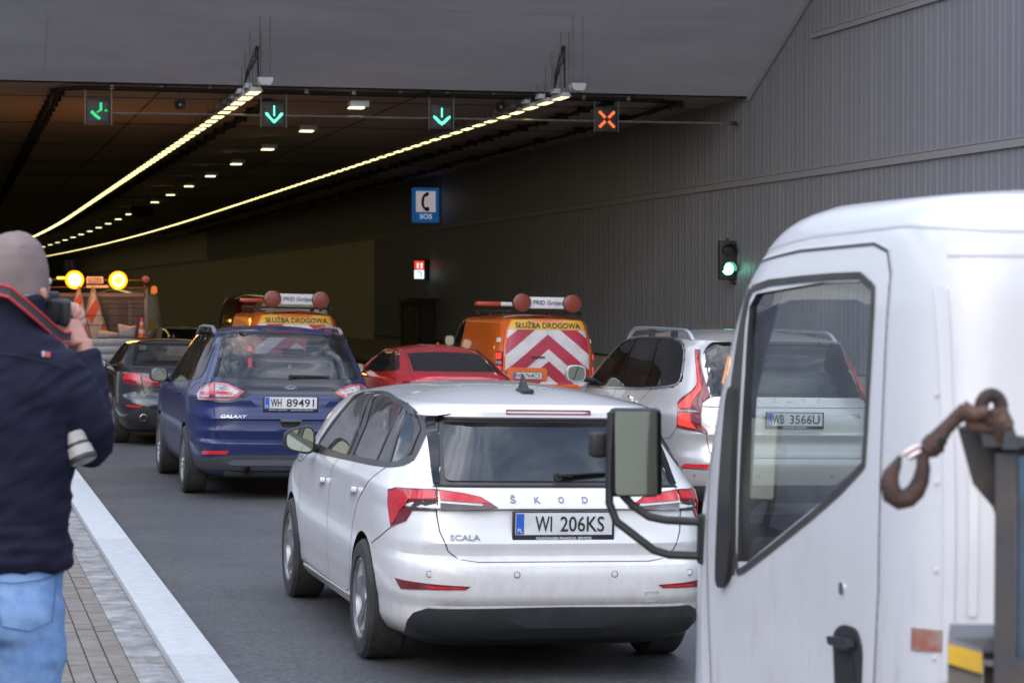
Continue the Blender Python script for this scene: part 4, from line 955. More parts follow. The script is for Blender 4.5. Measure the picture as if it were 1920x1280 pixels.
    gaps(S,[('rear',[(-.755,1.2),(-.755,.977),(-.745,.705),(-.71,.607),(-.655,.58),(0,.572),(.655,.58),(.71,.607),(.745,.705),(.755,.977),(.755,1.2)]),('rear',[(-.745,.80),(.745,.80)]),
      ('side',[(2.02,1.10),(1.90,1.0),(1.87,.85),(1.80,.6),(1.75,.30)]),('side',[(3.0,1.06),(3.1,.9),(3.12,.7),(3.05,.45),(3.0,.31)]),('side',[(.62,1.15),(.9,1.05),(1.2,.80),(1.42,.5),(1.5,.31),(3.0,.31)])],t,.008)
    patch(S,'rear',[(-.44,1.045),(-.32,.905),(-.26,.875),(.26,.875),(.32,.905),(.44,1.045)],mat('plate_recess_blue',(.012,.022,.11),.3,coat=.8),'plate_recess',t,.002,.004)
    patch(S,'rear',[(-.115,.808),(.115,.808),(.10,.782),(-.10,.782)],CHR,'tailgate_handle',t,.04,.04)
    patch(S,'rear',[(-.105,.783),(.105,.783),(.085,.725),(-.085,.725)],GAP,'handle_recess',t,.003,.004,rd=.02)
    plate(t,S,0,.968,'WH 89491',frame=(.55,.15),sub=('AUTO SALON    www.auto-salon.pl',.44),tw=(.06,.50))
    # oval badge
    p=S.rear(.01,1.11); m=MB(); m.lathe([(-.008,.001),(-.008,1)],(0,0,0),'y',28); m.v=[(p[0]+x*.062,p[1]+y,p[2]+z*.025) for x,y,z in m.v]; bd=m.build('badge',CHR,t,smooth=False)
    m=MB(); m.lathe([(-.010,.001),(-.010,1)],(0,0,0),'y',28); m.v=[(p[0]+x*.054,p[1]+y,p[2]+z*.019) for x,y,z in m.v]; m.build('badge_field',mat('badge_blue',(.02,.05,.22),.2),bd,smooth=False)
    letters('badge_letter','Ford',p[0]-.035,p[2]-.012,.07,.026,lambda q,r:(q+(r-p[2])*.4,p[1]-.010,r),WHT,bd,bold=-.005,depth=.002)
    letters('badge_name','GALAXY',-.69,.815,.25,.03,lambda q,r:(q+(r-.83)*.5,S.rear(q,r)[1],r),CHR,t,bold=.01,depth=.005)
    wiper(t,S,.02,1.222,.42,1.225)
    for s_y in (2.75,1.62): patch(S,'side',[(s_y-.10,.99),(s_y+.10,.98),(s_y+.10,1.005),(s_y-.10,1.015)],P,'door_handle',t,.03,.028,both=True,rd=.01)
    rail(t,S,.66,1.0,3.0,.05,mat('rail_satin',(.42,.43,.45),.3,metal=.8),.04,zadd=.02,xf=.64)
    mirrors(t,1.045,3.0,1.15,.20,.165,BLK)
    wheels(t,S,(1.03,3.75),.343,.225,.965,10,1)
    seats(t,[1.2,2.0],[-.42,0,.42],.35,1.42); seats(t,[2.75],[-.42,.42],.35,1.46)
    m=MB(); m.lathe([(-.12,.03),(-.06,.045),(0,.045)],(-.43,.12,.31),'y',16); m.build('exhaust_pipe',GAP,t)
    m=MB(); m.box((0,.35,.27),(1.3,.5,.1),0,.04); m.build('underbody_box',GAP,t)
    return t
build_mpv()
# ---------------- silver SUV
def build_suv():
    S=SUV; t=thing('parked_car','silver beige sport utility car with tall red lamps and plate WB 3566U, second lane','car',place(7.33,19.2),(0,TILT,0),'cars queuing into the tunnel')
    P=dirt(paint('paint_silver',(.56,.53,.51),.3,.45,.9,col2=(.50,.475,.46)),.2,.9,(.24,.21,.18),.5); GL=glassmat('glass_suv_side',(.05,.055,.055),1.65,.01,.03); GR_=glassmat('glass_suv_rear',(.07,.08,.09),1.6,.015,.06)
    w1=[(3.5,1.19),(3.35,1.33),(3.08,1.53),(2.88,1.62),(2.60,1.665),(2.50,1.45),(2.47,1.21)]
    w2=[(2.42,1.209),(2.45,1.45),(2.53,1.668),(1.80,1.678),(1.66,1.40),(1.68,1.236)]
    w3=[(1.62,1.238),(1.60,1.40),(1.72,1.678),(1.20,1.665),(1.0,1.625),(.86,1.44),(.80,1.33),(.87,1.285)]
    rw=[(-.67,1.60),(-.60,1.655),(.60,1.655),(.67,1.60),(.715,1.21),(.33,1.235),(-.33,1.235),(-.715,1.21)]
    zone=[(3.60,1.17),(3.42,1.33),(3.12,1.545),(2.90,1.64),(2.6,1.688),(1.8,1.70),(1.18,1.685),(.95,1.64),(.80,1.45),(.735,1.32),(.82,1.262),(1.6,1.212),(2.45,1.185)]
    body(S,t,P,dark=[('side',zone),('rear',[(-.715,1.2),(-.655,1.67),(.655,1.67),(.715,1.2)])],arches=((.96,.365),(3.94,.365)),ra=.42,cav=(1.12,1.64),cav_in=.07,wins=[('y',[(-.60,1.58),(.60,1.58),(.63,1.27),(-.63,1.27)],-.5,1.1),('x',w1,-2,2),('x',w2,-2,2),('x',w3,-2,2)])
    o_=[(3.60,1.17),(3.42,1.33),(3.12,1.545),(2.90,1.64),(2.6,1.688),(1.8,1.705),(1.18,1.69),(.95,1.64),(.80,1.45),(.735,1.32),(.82,1.262),(1.6,1.212),(2.45,1.185),(3.60,1.165)]
    side_frames(S,[([(x,z-(.014 if z>1.4 else -.014)) for x,z in o_],.03,.004)]+[(ln,.055,.005) for ln in ([(2.445,1.2),(2.475,1.45),(2.56,1.68)],[(1.65,1.23),(1.63,1.40),(1.76,1.69)])],GLOSSBLK,'window_frame',t)
    side_frames(S,[(o_,.022,.006)],mat('satin_chrome',(.6,.6,.6),.25,metal=1),'window_chrome',t)
    for g in(w1,w2,w3): patch(S,'side',g,GL,'side_window',t,.0005,0,both=True,grid=.1)
    patch(S,'rear',rw,GR_,'rear_window',t,.003,.008,grid=.12)
    patch(S,'rear',[(-.66,1.675),(-.3,1.69),(.3,1.69),(.66,1.675),(.60,1.655),(-.60,1.655)],GLOSSBLK,'rear_window_edge',t,.002,.004)
    for sg in(-1,1):
        L=[(-.83,1.607),(-.765,1.605),(-.772,1.439),(-.751,1.318),(-.728,1.211),(-.735,1.193),(-.822,1.137),(-.858,1.04),(-.858,.945),(-.798,.899),(-.802,.868),(-1.197,.906),(-1.19,1.0),(-1.165,1.123),(-1.124,1.148),(-.925,1.235),(-.865,1.279),(-.842,1.316),(-.832,1.462)]
        e=patch(S,'wrap',L,REDD,'tail_light',t,.010,.03,sg,grid=.04)
        HOT=mat('lamp_red_lit',(.55,.03,.015),.15,coat=.6,emit=(1,.07,.03),es=.2)
        patch(S,'wrap',[(-1.15,1.10),(-.94,1.205),(-.86,1.26),(-.83,1.32),(-.815,1.56),(-.80,1.56),(-.80,1.34),(-.80,1.25),(-.90,1.17),(-.96,1.085),(-1.15,1.07)],HOT,'lit_band',e,.013,.004,sg,grid=.04)
        patch(S,'wrap',[(-1.17,.93),(-1.165,1.04),(-.98,1.04),(-.97,.96),(-.90,.905)],HOT,'lit_band',e,.013,.004,sg)
        patch(S,'wrap',[(-1.165,1.048),(-1.163,1.062),(-.87,1.062),(-.87,1.048)],CLR,'clear_lens',e,.0135,.004,sg)
        patch(S,'wrap',[(-1.17,.552),(-1.09,.592),(-.80,.603),(-.60,.60),(-.60,.57),(-.80,.566)],RED,'reflector',t,.006,.01,sg,rd=.006)
    gaps(S,[('rear',[(-.80,1.14),(-.745,1.176),(-.68,1.198),(-.33,1.215),(.33,1.215),(.68,1.198),(.745,1.176),(.80,1.14)]),('rear',[(-.80,1.105),(.80,1.105)]),('rear',[(-.80,.87),(-.77,.70),(-.70,.66),(.70,.66),(.77,.70),(.80,.87)]),
      ('wrap',[(-1.20,.90),(-1.27,.87),(-1.35,.80),(-1.60,.775)]),('wrap',[(-1.6,.63),(-1.26,.515),(-1.1,.55),(-.6,.555)]),('side',[(1.36,1.22),(1.44,1.20),(1.60,1.12),(1.68,.984),(1.72,.75),(1.6,.45)]),('side',[(2.52,1.18),(2.56,1.0),(2.56,.6),(2.5,.3)]),('side',[(3.55,1.16),(3.6,.9),(3.55,.5)])],t,.006)
    plate(t,S,0,1.005,'WB 3566U',frame=(.55,.15),sub=('DEALER SERWIS',.22),tw=(.045,.50),dy=.03)
    SIL=mat('badge_chrome',(.55,.57,.60),.22,metal=1); up=lambda q,r:(q,S.rear(q,r)[1],r)
    for i,ch in enumerate('VOLVO'): letters('badge_letter',ch,-.30+.14*i,1.155,.042,.034,up,SIL,t,bold=.01,depth=.005)
    letters('badge_name','T6',.56,1.02,.09,.035,up,SIL,t,bold=.01,depth=.005); letters('badge_name','XC90',-.72,1.0,.17,.035,up,SIL,t,bold=.01,depth=.005)
    for s_y in (2.95,1.9): patch(S,'side',[(s_y-.11,1.065),(s_y+.11,1.055),(s_y+.11,1.085),(s_y-.11,1.097)],P,'door_handle',t,.036,.03,both=True,rd=.012)
    patch(S,'side',[(1.93,1.105),(1.99,1.105),(1.99,1.125),(1.93,1.125)],CHR,'handle_lock',t,.02,.02)
    for x in(-.83,-.3,.3,.83):
        p=S.wrap(x*1.15,.50); m=MB(); m.lathe([(-.004,.001),(-.004,.012),(0,.016)],p,'y',14); m.build('parking_sensor',STEEL,t)
    rail(t,S,.70,.85,3.1,.085,mat('rail_satin',(.42,.43,.45),.3,metal=.8),.045,zadd=.0,xf=.66)
    patch(S,'wrap',[(-1.0,.25),(-.95,.40),(-.5,.42),(.5,.42),(.95,.40),(1.0,.25)],mat('bumper_grey',(.05,.05,.055),.5),'bumper_lower',t,.006,.02)
    mirrors(t,1.13,3.35,1.30,.21,.175,P); wheels(t,S,(.96,3.94),.368,.245,1.01,6)
    seats(t,[1.7,2.6],[-.42,0,.42],.5,1.48)
    return t
build_suv()
# ---------------- dark saloon
def build_sedan():
    S=SEDAN; t=thing('parked_car','dark grey saloon with red tail lamps and a chrome edged exhaust, behind the photographer','car',place(3.16,31.5),(0,TILT,0),'cars queuing into the tunnel')
    P=paint('paint_dark_grey',(.030,.031,.034),.22,.5,1,col2=(.038,.037,.038)); GL=glassmat('glass_sedan',(.12,.12,.12),1.65,.01,.04); GR_=glassmat('glass_sedan_rear',(.42,.46,.48),1.5,.01,.08)
    sw=[(2.95,1.06),(2.72,1.20),(2.50,1.30),(2.20,1.355),(1.9,1.365),(1.84,1.2),(1.86,1.075)]; sw2=[(1.78,1.075),(1.76,1.2),(1.82,1.365),(1.66,1.355),(1.5,1.31),(1.32,1.21),(1.24,1.11)]
    rw=[(-.53,1.355),(.53,1.355),(.62,1.12),(-.62,1.12)]
    zone=[(3.05,1.04),(2.75,1.215),(2.5,1.325),(2.2,1.38),(1.9,1.392),(1.66,1.378),(1.47,1.33),(1.25,1.21),(1.17,1.09),(1.86,1.05)]
    body(S,t,P,dark=[('side',zone),('rear',[(-.64,1.1),(-.55,1.37),(.55,1.37),(.64,1.1)])],arches=((1.0,.32),(3.85,.32)),ra=.365,cav=(1.0,1.37),cav_in=.06,wins=[('y',rw,-.5,1.8),('x',sw,-2,2),('x',sw2,-2,2),('y',[(-.62,1.1),(.62,1.1),(.55,1.34),(-.55,1.34)],2.2,4.3)])
    for g in(sw,sw2): patch(S,'side',g,GL,'side_window',t,.0005,0,both=True,grid=.1)
    side_frames(S,[([(3.05,1.04),(2.75,1.215),(2.5,1.325),(2.2,1.38),(1.9,1.392),(1.66,1.378),(1.47,1.33),(1.25,1.21),(1.17,1.09),(1.86,1.05),(3.05,1.035)],.02,.005)],mat('satin_chrome',(.6,.6,.6),.25,metal=1),'window_chrome',t)
    patch(S,'rear',rw,GR_,'rear_window',t,.002,.006,grid=.1)
    V=[];F=[]; ribbon(S,'rear',[(-.65,1.095),(-.56,1.38),(.56,1.38),(.65,1.095),(-.65,1.095)],.05,.003,V=V,F=F); mk('rear_window_edge',V,F,GLOSSBLK,t,smooth=False)
    for sg in(-1,1):
        e=patch(S,'wrap',[(-.985,.936),(-.934,.977),(-.808,.998),(-.70,1.0),(-.61,.965),(-.595,.818),(-.714,.821),(-.89,.85),(-.96,.89)],REDD,'tail_light',t,.006,.02,sg)
        patch(S,'wrap',[(-.95,.93),(-.90,.965),(-.70,.985),(-.62,.95),(-.615,.90),(-.80,.91),(-.90,.90)],RED,'lit_band',e,.009,.004,sg)
        e=patch(S,'wrap',[(-.585,.955),(-.465,.924),(-.331,.874),(-.335,.821),(-.579,.818)],REDD,'tail_light',t,.006,.02,sg)
        patch(S,'wrap',[(-.575,.945),(-.465,.915),(-.38,.885),(-.38,.87),(-.575,.90)],RED,'lit_band',e,.009,.004,sg)
        patch(S,'wrap',[(-.86,.562),(-.60,.552),(-.60,.535),(-.70,.53),(-.84,.545)],RED,'reflector',t,.004,.01,sg)
        m=MB(); m.lathe([(.0,.055),(-.06,.055),(-.065,.045),(-.03,.04),(0,.001)],(sg*.57,.06,.39),'y',24); m.build('exhaust_pipe',mat('dark_chrome',(.25,.25,.25),.25,metal=1),t)
    patch(S,'wrap',[(-.82,.30),(-.80,.49),(-.3,.50),(.3,.50),(.80,.49),(.82,.30)],BLK,'bumper_lower',t,.004,.02,rd=.05)
    gaps(S,[('wrap',[(-.605,.967),(-.579,.805),(-.553,.72),(-.527,.689),(-.279,.679),(0,.675)]),('side',[(1.2,1.06),(1.35,.9),(1.45,.5)]),('side',[(1.9,1.05),(1.95,.3)]),('side',[(3.05,1.03),(3.1,.4)])],t,.008)
    plate(t,S,0,.86,'WE 508LK',frame=(.54,.13))
    mirrors(t,.98,3.0,1.045,.20,.13,BLK); wheels(t,S,(1.0,3.85),.325,.22,.915,5,1)
    seats(t,[1.75],[-.38,.38],.4,1.20,mat('seat_tan',(.14,.10,.075),.8)); seats(t,[2.4],[-.38,.38],.4,1.27)
    m=MB(); m.box((0,1.15,1.02),(1.2,.7,.03)); m.build('parcel_shelf',mat('shelf_tan',(.10,.075,.06),.8),t)
    m=MB(); a=S.top(0,1.9); m.prism([(-.08,0),(.06,0),(-.05,.07),(-.07,.07)],'x',-.012,.012)
    m.v=[(x,a[1]-y,a[2]+z-.004) for x,y,z in m.v]; m.build('shark_fin_antenna',P,t)
build_sedan()
# ---------------- red coupe
def build_coupe():
    S=COUPE; t=thing('parked_car','bright red fastback car with black rear glass, behind the silver car','car',place(7.07,31.6),(0,TILT,0),'cars queuing into the tunnel')
    P=paint('paint_red',(.42,.012,.022),.22,.15,1,col2=(.36,.012,.02)); G=mat('glass_black',(.010,.011,.013),.05,spec=.7)
    body(S,t,P,arches=((1.0,.33),(3.9,.33)),ra=.37)
    patch(S,'side',[(2.98,.985),(2.92,1.10),(2.68,1.27),(2.38,1.345),(1.9,1.345),(1.476,1.277),(1.08,1.147),(.90,1.078),(1.0,1.045),(1.998,1.0)],G,'side_window',t,.003,.01,both=True)
    side_frames(S,[([(1.75,1.01),(1.70,1.15),(1.86,1.34)],.04,.005)],GLOSSBLK,'window_post',t)
    patch(S,'rear',[(-.54,1.288),(-.35,1.308),(0,1.318),(.35,1.308),(.54,1.288),(.68,1.064),(-.62,1.062)],G,'rear_window',t,.003,.01)
    gaps(S,[('rear',[(-.56,1.30),(-.66,1.06),(-.68,1.0),(-.66,.8)])],t,.008); gaps(S,[('rear',[(.56,1.30),(.69,1.06),(.70,1.0),(.66,.8)])],t,.008)
    for sg in(-1,1): patch(S,'wrap',[(-.95,.92),(-.6,.93),(-.45,.88),(-.6,.84),(-.92,.84)],REDD,'tail_light',t,.006,.02,sg)
    mirrors(t,1.0,3.0,1.03,.2,.14,P); wheels(t,S,(1.0,3.9),.33,.22,.925,5)
    plate(t,S,0,.62,'WF 3319K',frame=(.54,.13))
    m=MB(); a=S.top(.05,2.0); m.prism([(-.08,0),(.06,0),(-.05,.05),(-.07,.05)],'x',-.012,.012)
    m.v=[(x+.05,a[1]-y,a[2]+z-.004) for x,y,z in m.v]; m.build('shark_fin_antenna',P,t)
build_coupe()
# ---------------- orange road service vans
ORP=paint('paint_orange',(.62,.115,.012),.32,.0,.8,col2=(.54,.10,.014))
def build_van(X,Y,label,num,offc=0):
    S=VAN; t=thing('service_van',label,'van',place(X,Y),(0,TILT,0),'orange road service vans')
    G=mat('glass_black',(.010,.011,.013),.05,spec=.7)
    body(S,t,ORP,arches=((1.0,.34),(4.0,.34)),ra=.38,N=30)
    patch(S,'side',[(4.25,1.22),(4.05,1.55),(3.8,1.72),(3.25,1.76),(3.2,1.55),(3.28,1.22)],G,'side_window',t,.003,.01,both=True)
    gaps(S,[('side',[(3.12,1.2),(3.05,1.70),(2.85,1.80),(.72,1.83),(.42,1.58),(.34,1.2),(.36,.9)]),('rear',[(0,1.80),(0,.45)]),('rear',[(-.70,1.815),(-.78,1.62),(-.83,1.3),(-.85,.75),(-.82,.45)]),('rear',[(.70,1.815),(.78,1.62),(.83,1.3),(.85,.75),(.82,.45)])],t,.010)
    YL=mat('banner_yellow',(.62,.36,.03),.5,noise=3,col2=(.5,.28,.03)); CR=mat('chevron_crimson',(.36,.012,.045),.45,noise=4,col2=(.28,.02,.04)); CW=mat('chevron_white',(.52,.50,.52),.5,noise=4,col2=(.36,.33,.34),ramp=(.42,.75))
    patch(S,'rear',[(-.66,1.805),(0,1.835),(.68,1.805),(.715,1.64),(-.725,1.64)],YL,'banner',t,.004,.003,rd=.03)
    # the chevron field: white ground, crimson stripes clipped to it
    field=[(-.725,1.635),(.715,1.635),(.76,1.32),(.78,.64),(.45,.60),(-.45,.60),(-.81,.64),(-.79,1.32)]
    w=patch(S,'rear',field,CW,'chevron_field',t,.004,.003)
    from mathutils.geometry import intersect_line_line_2d
    def clip(poly,cl):
        out=list(poly); n=len(cl); ar=sum(cl[i][0]*cl[(i+1)%n][1]-cl[(i+1)%n][0]*cl[i][1] for i in range(n)); sgn=1 if ar>0 else -1
        for i in range(n):
            a,b=cl[i],cl[(i+1)%n]; inp=out; out=[]
            ins=lambda p:sgn*((b[0]-a[0])*(p[1]-a[1])-(b[1]-a[1])*(p[0]-a[0]))>=0
            for j in range(len(inp)):
                p,q=inp[j],inp[(j+1)%len(inp)]
                if ins(p): out.append(p)
                if ins(p)!=ins(q):
                    d1=(b[0]-a[0])*(p[1]-a[1])-(b[1]-a[1])*(p[0]-a[0]); d2=(b[0]-a[0])*(q[1]-a[1])-(b[1]-a[1])*(q[0]-a[0]); k=d1/(d1-d2); out.append((p[0]+(q[0]-p[0])*k,p[1]+(q[1]-p[1])*k))
            if not out: return out
        return out
    sl=.83
    for top in (2.10,1.553,1.068):
        for sg in(-1,1):
            h=.27
            poly=[(0,top),(sg*1.2,top-1.2*sl),(sg*1.2,top-h-1.2*sl),(0,top-h)]
            c=clip(poly,field)
            c=[p for i,p in enumerate(c) if math.hypot(p[0]-c[i-1][0],p[1]-c[i-1][1])>1e-3]
            if len(c)>2: patch(S,'rear',c,CR,'chevron_stripe',w,.0062,.002)
    gaps(S,[('rear',[(-.80,1.32),(.77,1.32)]),('rear',[(-.81,1.045),(.775,1.045)]),('rear',[(.003,1.83),(.003,.66)])],t,.007,'door_joint',mat('joint_grey',(.12,.08,.08),.8))
    up=lambda q,r:(q,S.rear(q,r)[1]-.006,r)
    letters('banner_letters','S\u0141U\u017bBA DROGOWA',-.60,1.665,1.22,.135,up,TXT,t,bold=.022,depth=.003)
    patch(S,'rear',[(-.23,1.872),(.05,1.872),(.04,1.85),(-.22,1.85)],REDD,'brake_light',t,.004)
    patch(S,'rear',[(-.76,.945),(-.06,.945),(-.03,.91),(-.03,.70),(-.76,.70)],ORP,'plate_panel',t,.018,.02,rd=.04)
    fr=plate(t,S,-.40,.80,num,frame=(.54,.13),dy=.045,tw=(.05,.50))
    patch(S,'rear',[(-.33,1.15),(-.08,1.15),(-.08,1.125),(-.33,1.125)],BLK,'door_handle',t,.03,.02,rd=.01)
    HOT=mat('brake_lamp_lit',(.6,.03,.02),.15,coat=.5,emit=(1,.05,.04),es=.45)
    for sg in(-1,1):
        e=patch(S,'wrap',[(-1.09,1.235),(-.865,1.228),(-.86,.80),(-.90,.70),(-1.06,.74),(-1.10,1.0)],REDD,'tail_light',t,.008,.03,sg)
        patch(S,'wrap',[(-1.06,1.21),(-.89,1.205),(-.89,1.09),(-1.07,1.09)],HOT,'lit_lens',e,.011,.004,sg,rd=.03)
        patch(S,'wrap',[(-1.07,1.06),(-.885,1.06),(-.885,1.0),(-1.07,1.0)],CLR,'clear_lens',e,.011,.004,sg)
        patch(S,'wrap',[(-1.06,.97),(-.885,.97),(-.89,.78),(-1.04,.80)],HOT,'lit_lens',e,.011,.004,sg,rd=.03)
        patch(S,'wrap',[(-1.07,1.475),(-.92,1.475),(-.92,1.40),(-1.07,1.40)],mat('marker_white',(.6,.6,.62),.5),'marker_plate',t,.012,.012,sg)
    mirrors(t,1.10,3.55,1.37,.20,.22,BLK); wheels(t,S,(1.0,4.0),.34,.22,.96,6)
    # roof rack with light bars and sign box
    r=MB(); zr=1.96
    for s in(-1,1): r.tube([(s*.72,.35,zr),(s*.72,2.9,zr),(s*.72,3.0,zr-.05)],.022,8)
    for y in(.5,1.2,2.0,2.8): r.tube([(-.74,y,zr),(.74,y,zr)],.02,8)
    for s in(-1,1):
        for y in(.6,1.7,2.7): r.box((s*.72,y,zr-.03),(.05,.06,.08))
    r.build('roof_rack',BLK,t)
    b=MB(); b.box((-.57,2.6,2.10),(.46,.24,.085),0,.02); b.box((0,2.6,2.10),(.66,.24,.08),1,.02); b.box((.57,2.6,2.10),(.46,.24,.085),0,.02); b.build('light_bar',[mat('lightbar_red',(.40,.045,.02),.2,coat=.5),mat('lightbar_clear',(.5,.5,.52),.2)],t)
    s=MB(); s.box((.04,.42,2.13),(.80,.12,.21),0,.01); sg_=s.build('sign_box',mat('sign_box_white',(.58,.58,.62),.4),t)
    letters('sign_letters','PRID Gr\u00f3jec',-.27,2.07,.56,.105,lambda q,r_:(q+.04,.355,r_),TXT,sg_,bold=.008,depth=.003)
    AM=mat('amber_lens_unlit',(.23,.035,.014),.3,coat=.5,noise=60,col2=(.14,.02,.012),scale3=(.2,1,3))
    for x in(-.455,.50):
        m=MB(); m.lathe([(-.012,.001),(-.012,.12),(-.006,.15),(.0,.166),(.05,.166),(.06,.001)],(x,.33,2.13),'y',32); m.lathe([(-.004,.160),(-.008,.172),(.05,.174),(.05,.160)],(x,.33,2.13),'y',32,1); m.build('warning_lamp',[AM,BLK],t)
    return t
build_van(10.64,40.4,'orange van with red and white chevrons and plate WR 764CS, complete rear visible','WR 764CS')
build_van(6.62,44.5,'orange van whose yellow banner shows above the dark blue car','WGR 4033')
# ---------------- plainer vehicles further in
def build_plain(S,X,Y,label,cat,P,name='parked_car',rear=None,side=None,lamp=None,win=True,sc_=1):
    t=thing(name,label,cat,place(X,Y),(0,TILT,0)); body(S,t,P,N=24); G=mat('glass_black',(.010,.011,.013),.05,spec=.7)
    if rear: patch(S,'rear',rear,G,'rear_window',t,.003,.01)
    if side: patch(S,'side',side,G,'side_window',t,.003,.01,both=True)
    if lamp:
        for sg in(-1,1): patch(S,'wrap',lamp,REDD,'tail_light',t,.006,.02,sg)
    wheels(t,S,(1.0,S.rows[4][2]-.95),.34,.22,S.rows[4][3]+.005,6)
    return t
SD_S=[(3.1,1.0),(2.9,1.12),(2.6,1.26),(2.2,1.33),(1.9,1.345),(1.6,1.33),(1.3,1.22),(1.2,1.09),(1.998,1.05)]
t=build_plain(SEDAN,6.0,59,'pale cream saloon just behind the dark saloon, roof and rear glass showing','car',paint('paint_cream',(.55,.53,.45),.3),rear=[(-.53,1.385),(.53,1.385),(.64,1.10),(-.64,1.10)],side=SD_S,lamp=[(-.985,.936),(-.8,.99),(-.6,.96),(-.45,.9),(-.5,.82),(-.9,.84)]); t['group']='cars queuing into the tunnel'
seen=MB(); 
HI=Surf([(r[0]*1.0 if r[0]<1 else 1+(r[0]-1)*1.62,r[1],r[2]+.5,r[3]*1.03,r[4],r[5]) for r in VAN.rows],2.50,2.3,.45)
MD=Surf([(r[0] if r[0]<1 else 1+(r[0]-1)*1.36,r[1],r[2]-2.2,r[3]*1.03,r[4],r[5]) for r in VAN.rows],2.25,2.3,.45)
WN=[(4.7,1.45),(4.5,1.8),(4.2,2.05),(3.6,2.1),(3.6,1.45)]
t=build_plain(HI,10.2,76,'dark maroon high roof van with small roof lights, partly behind an orange van','van',paint('paint_maroon',(.22,.018,.022),.3),'parked_van',side=WN)
m=MB()
for i in range(4): a=HI.top(-.6+.4*i,4.6); m.box((a[0],a[1],a[2]+.03),(.12,.06,.06),0,.01)
m.build('marker_lamp',mat('marker_lamp_warm',(.5,.4,.25),.3,emit=(1,.7,.35),es=.8),t)
build_plain(MD,8.6,58,'cream white van just in front of the orange van behind the blue car','van',paint('paint_cream_white',(.50,.50,.44),.35),'parked_van')
t=build_plain(HI,5.05,66,'white high roof van right of the works truck with an orange beacon on its roof','van',paint('paint_white_van',(.52,.49,.40),.4),'parked_van',side=WN,lamp=[(-1.05,1.3),(-.9,1.3),(-.9,.9),(-1.05,.9)])
m=MB(); a=HI.top(.75,.8); m.lathe([(0,.09),(.14,.09),(.20,.06),(.21,.001)],(.72,.8,HI.top(.72,.8)[2]),'z',18); m.build('beacon',mat('beacon_orange',(.5,.09,.02),.3,emit=(1,.22,.04),es=.35),t)
YLW=mat('triangle_yellow',(.62,.42,.02),.5)
m=MB(); m.prism([(-.62,1.05),(.30,1.05),(-.55,1.95)],'y',-.06,-.05); m.v=[(x+.55,y,z+.25) for x,y,z in m.v]; m.build('warning_triangle',[YLW],t,smooth=False)
P=paint('paint_black_pickup',(.02,.02,.022),.3)
t=build_plain(MPV,7.2,88,'dark vehicle deep in the tunnel carrying a yellow flashing light bar','van',P,'parked_van',rear=[(-.6,1.6),(.6,1.6),(.7,1.2),(-.7,1.2)])
m=MB(); m.box((-.12,1.6,1.86),(1.1,.3,.14),0,.03); m.box((.50,1.6,1.86),(.22,.31,.15),1,.03); m.build('light_bar',[mat('lightbar_amber',(.5,.25,.03),.3,emit=(1,.45,.06),es=.35),mat('lightbar_amber_lit',(.8,.4,.03),.3,emit=(1,.55,.08),es=2.5)],t)
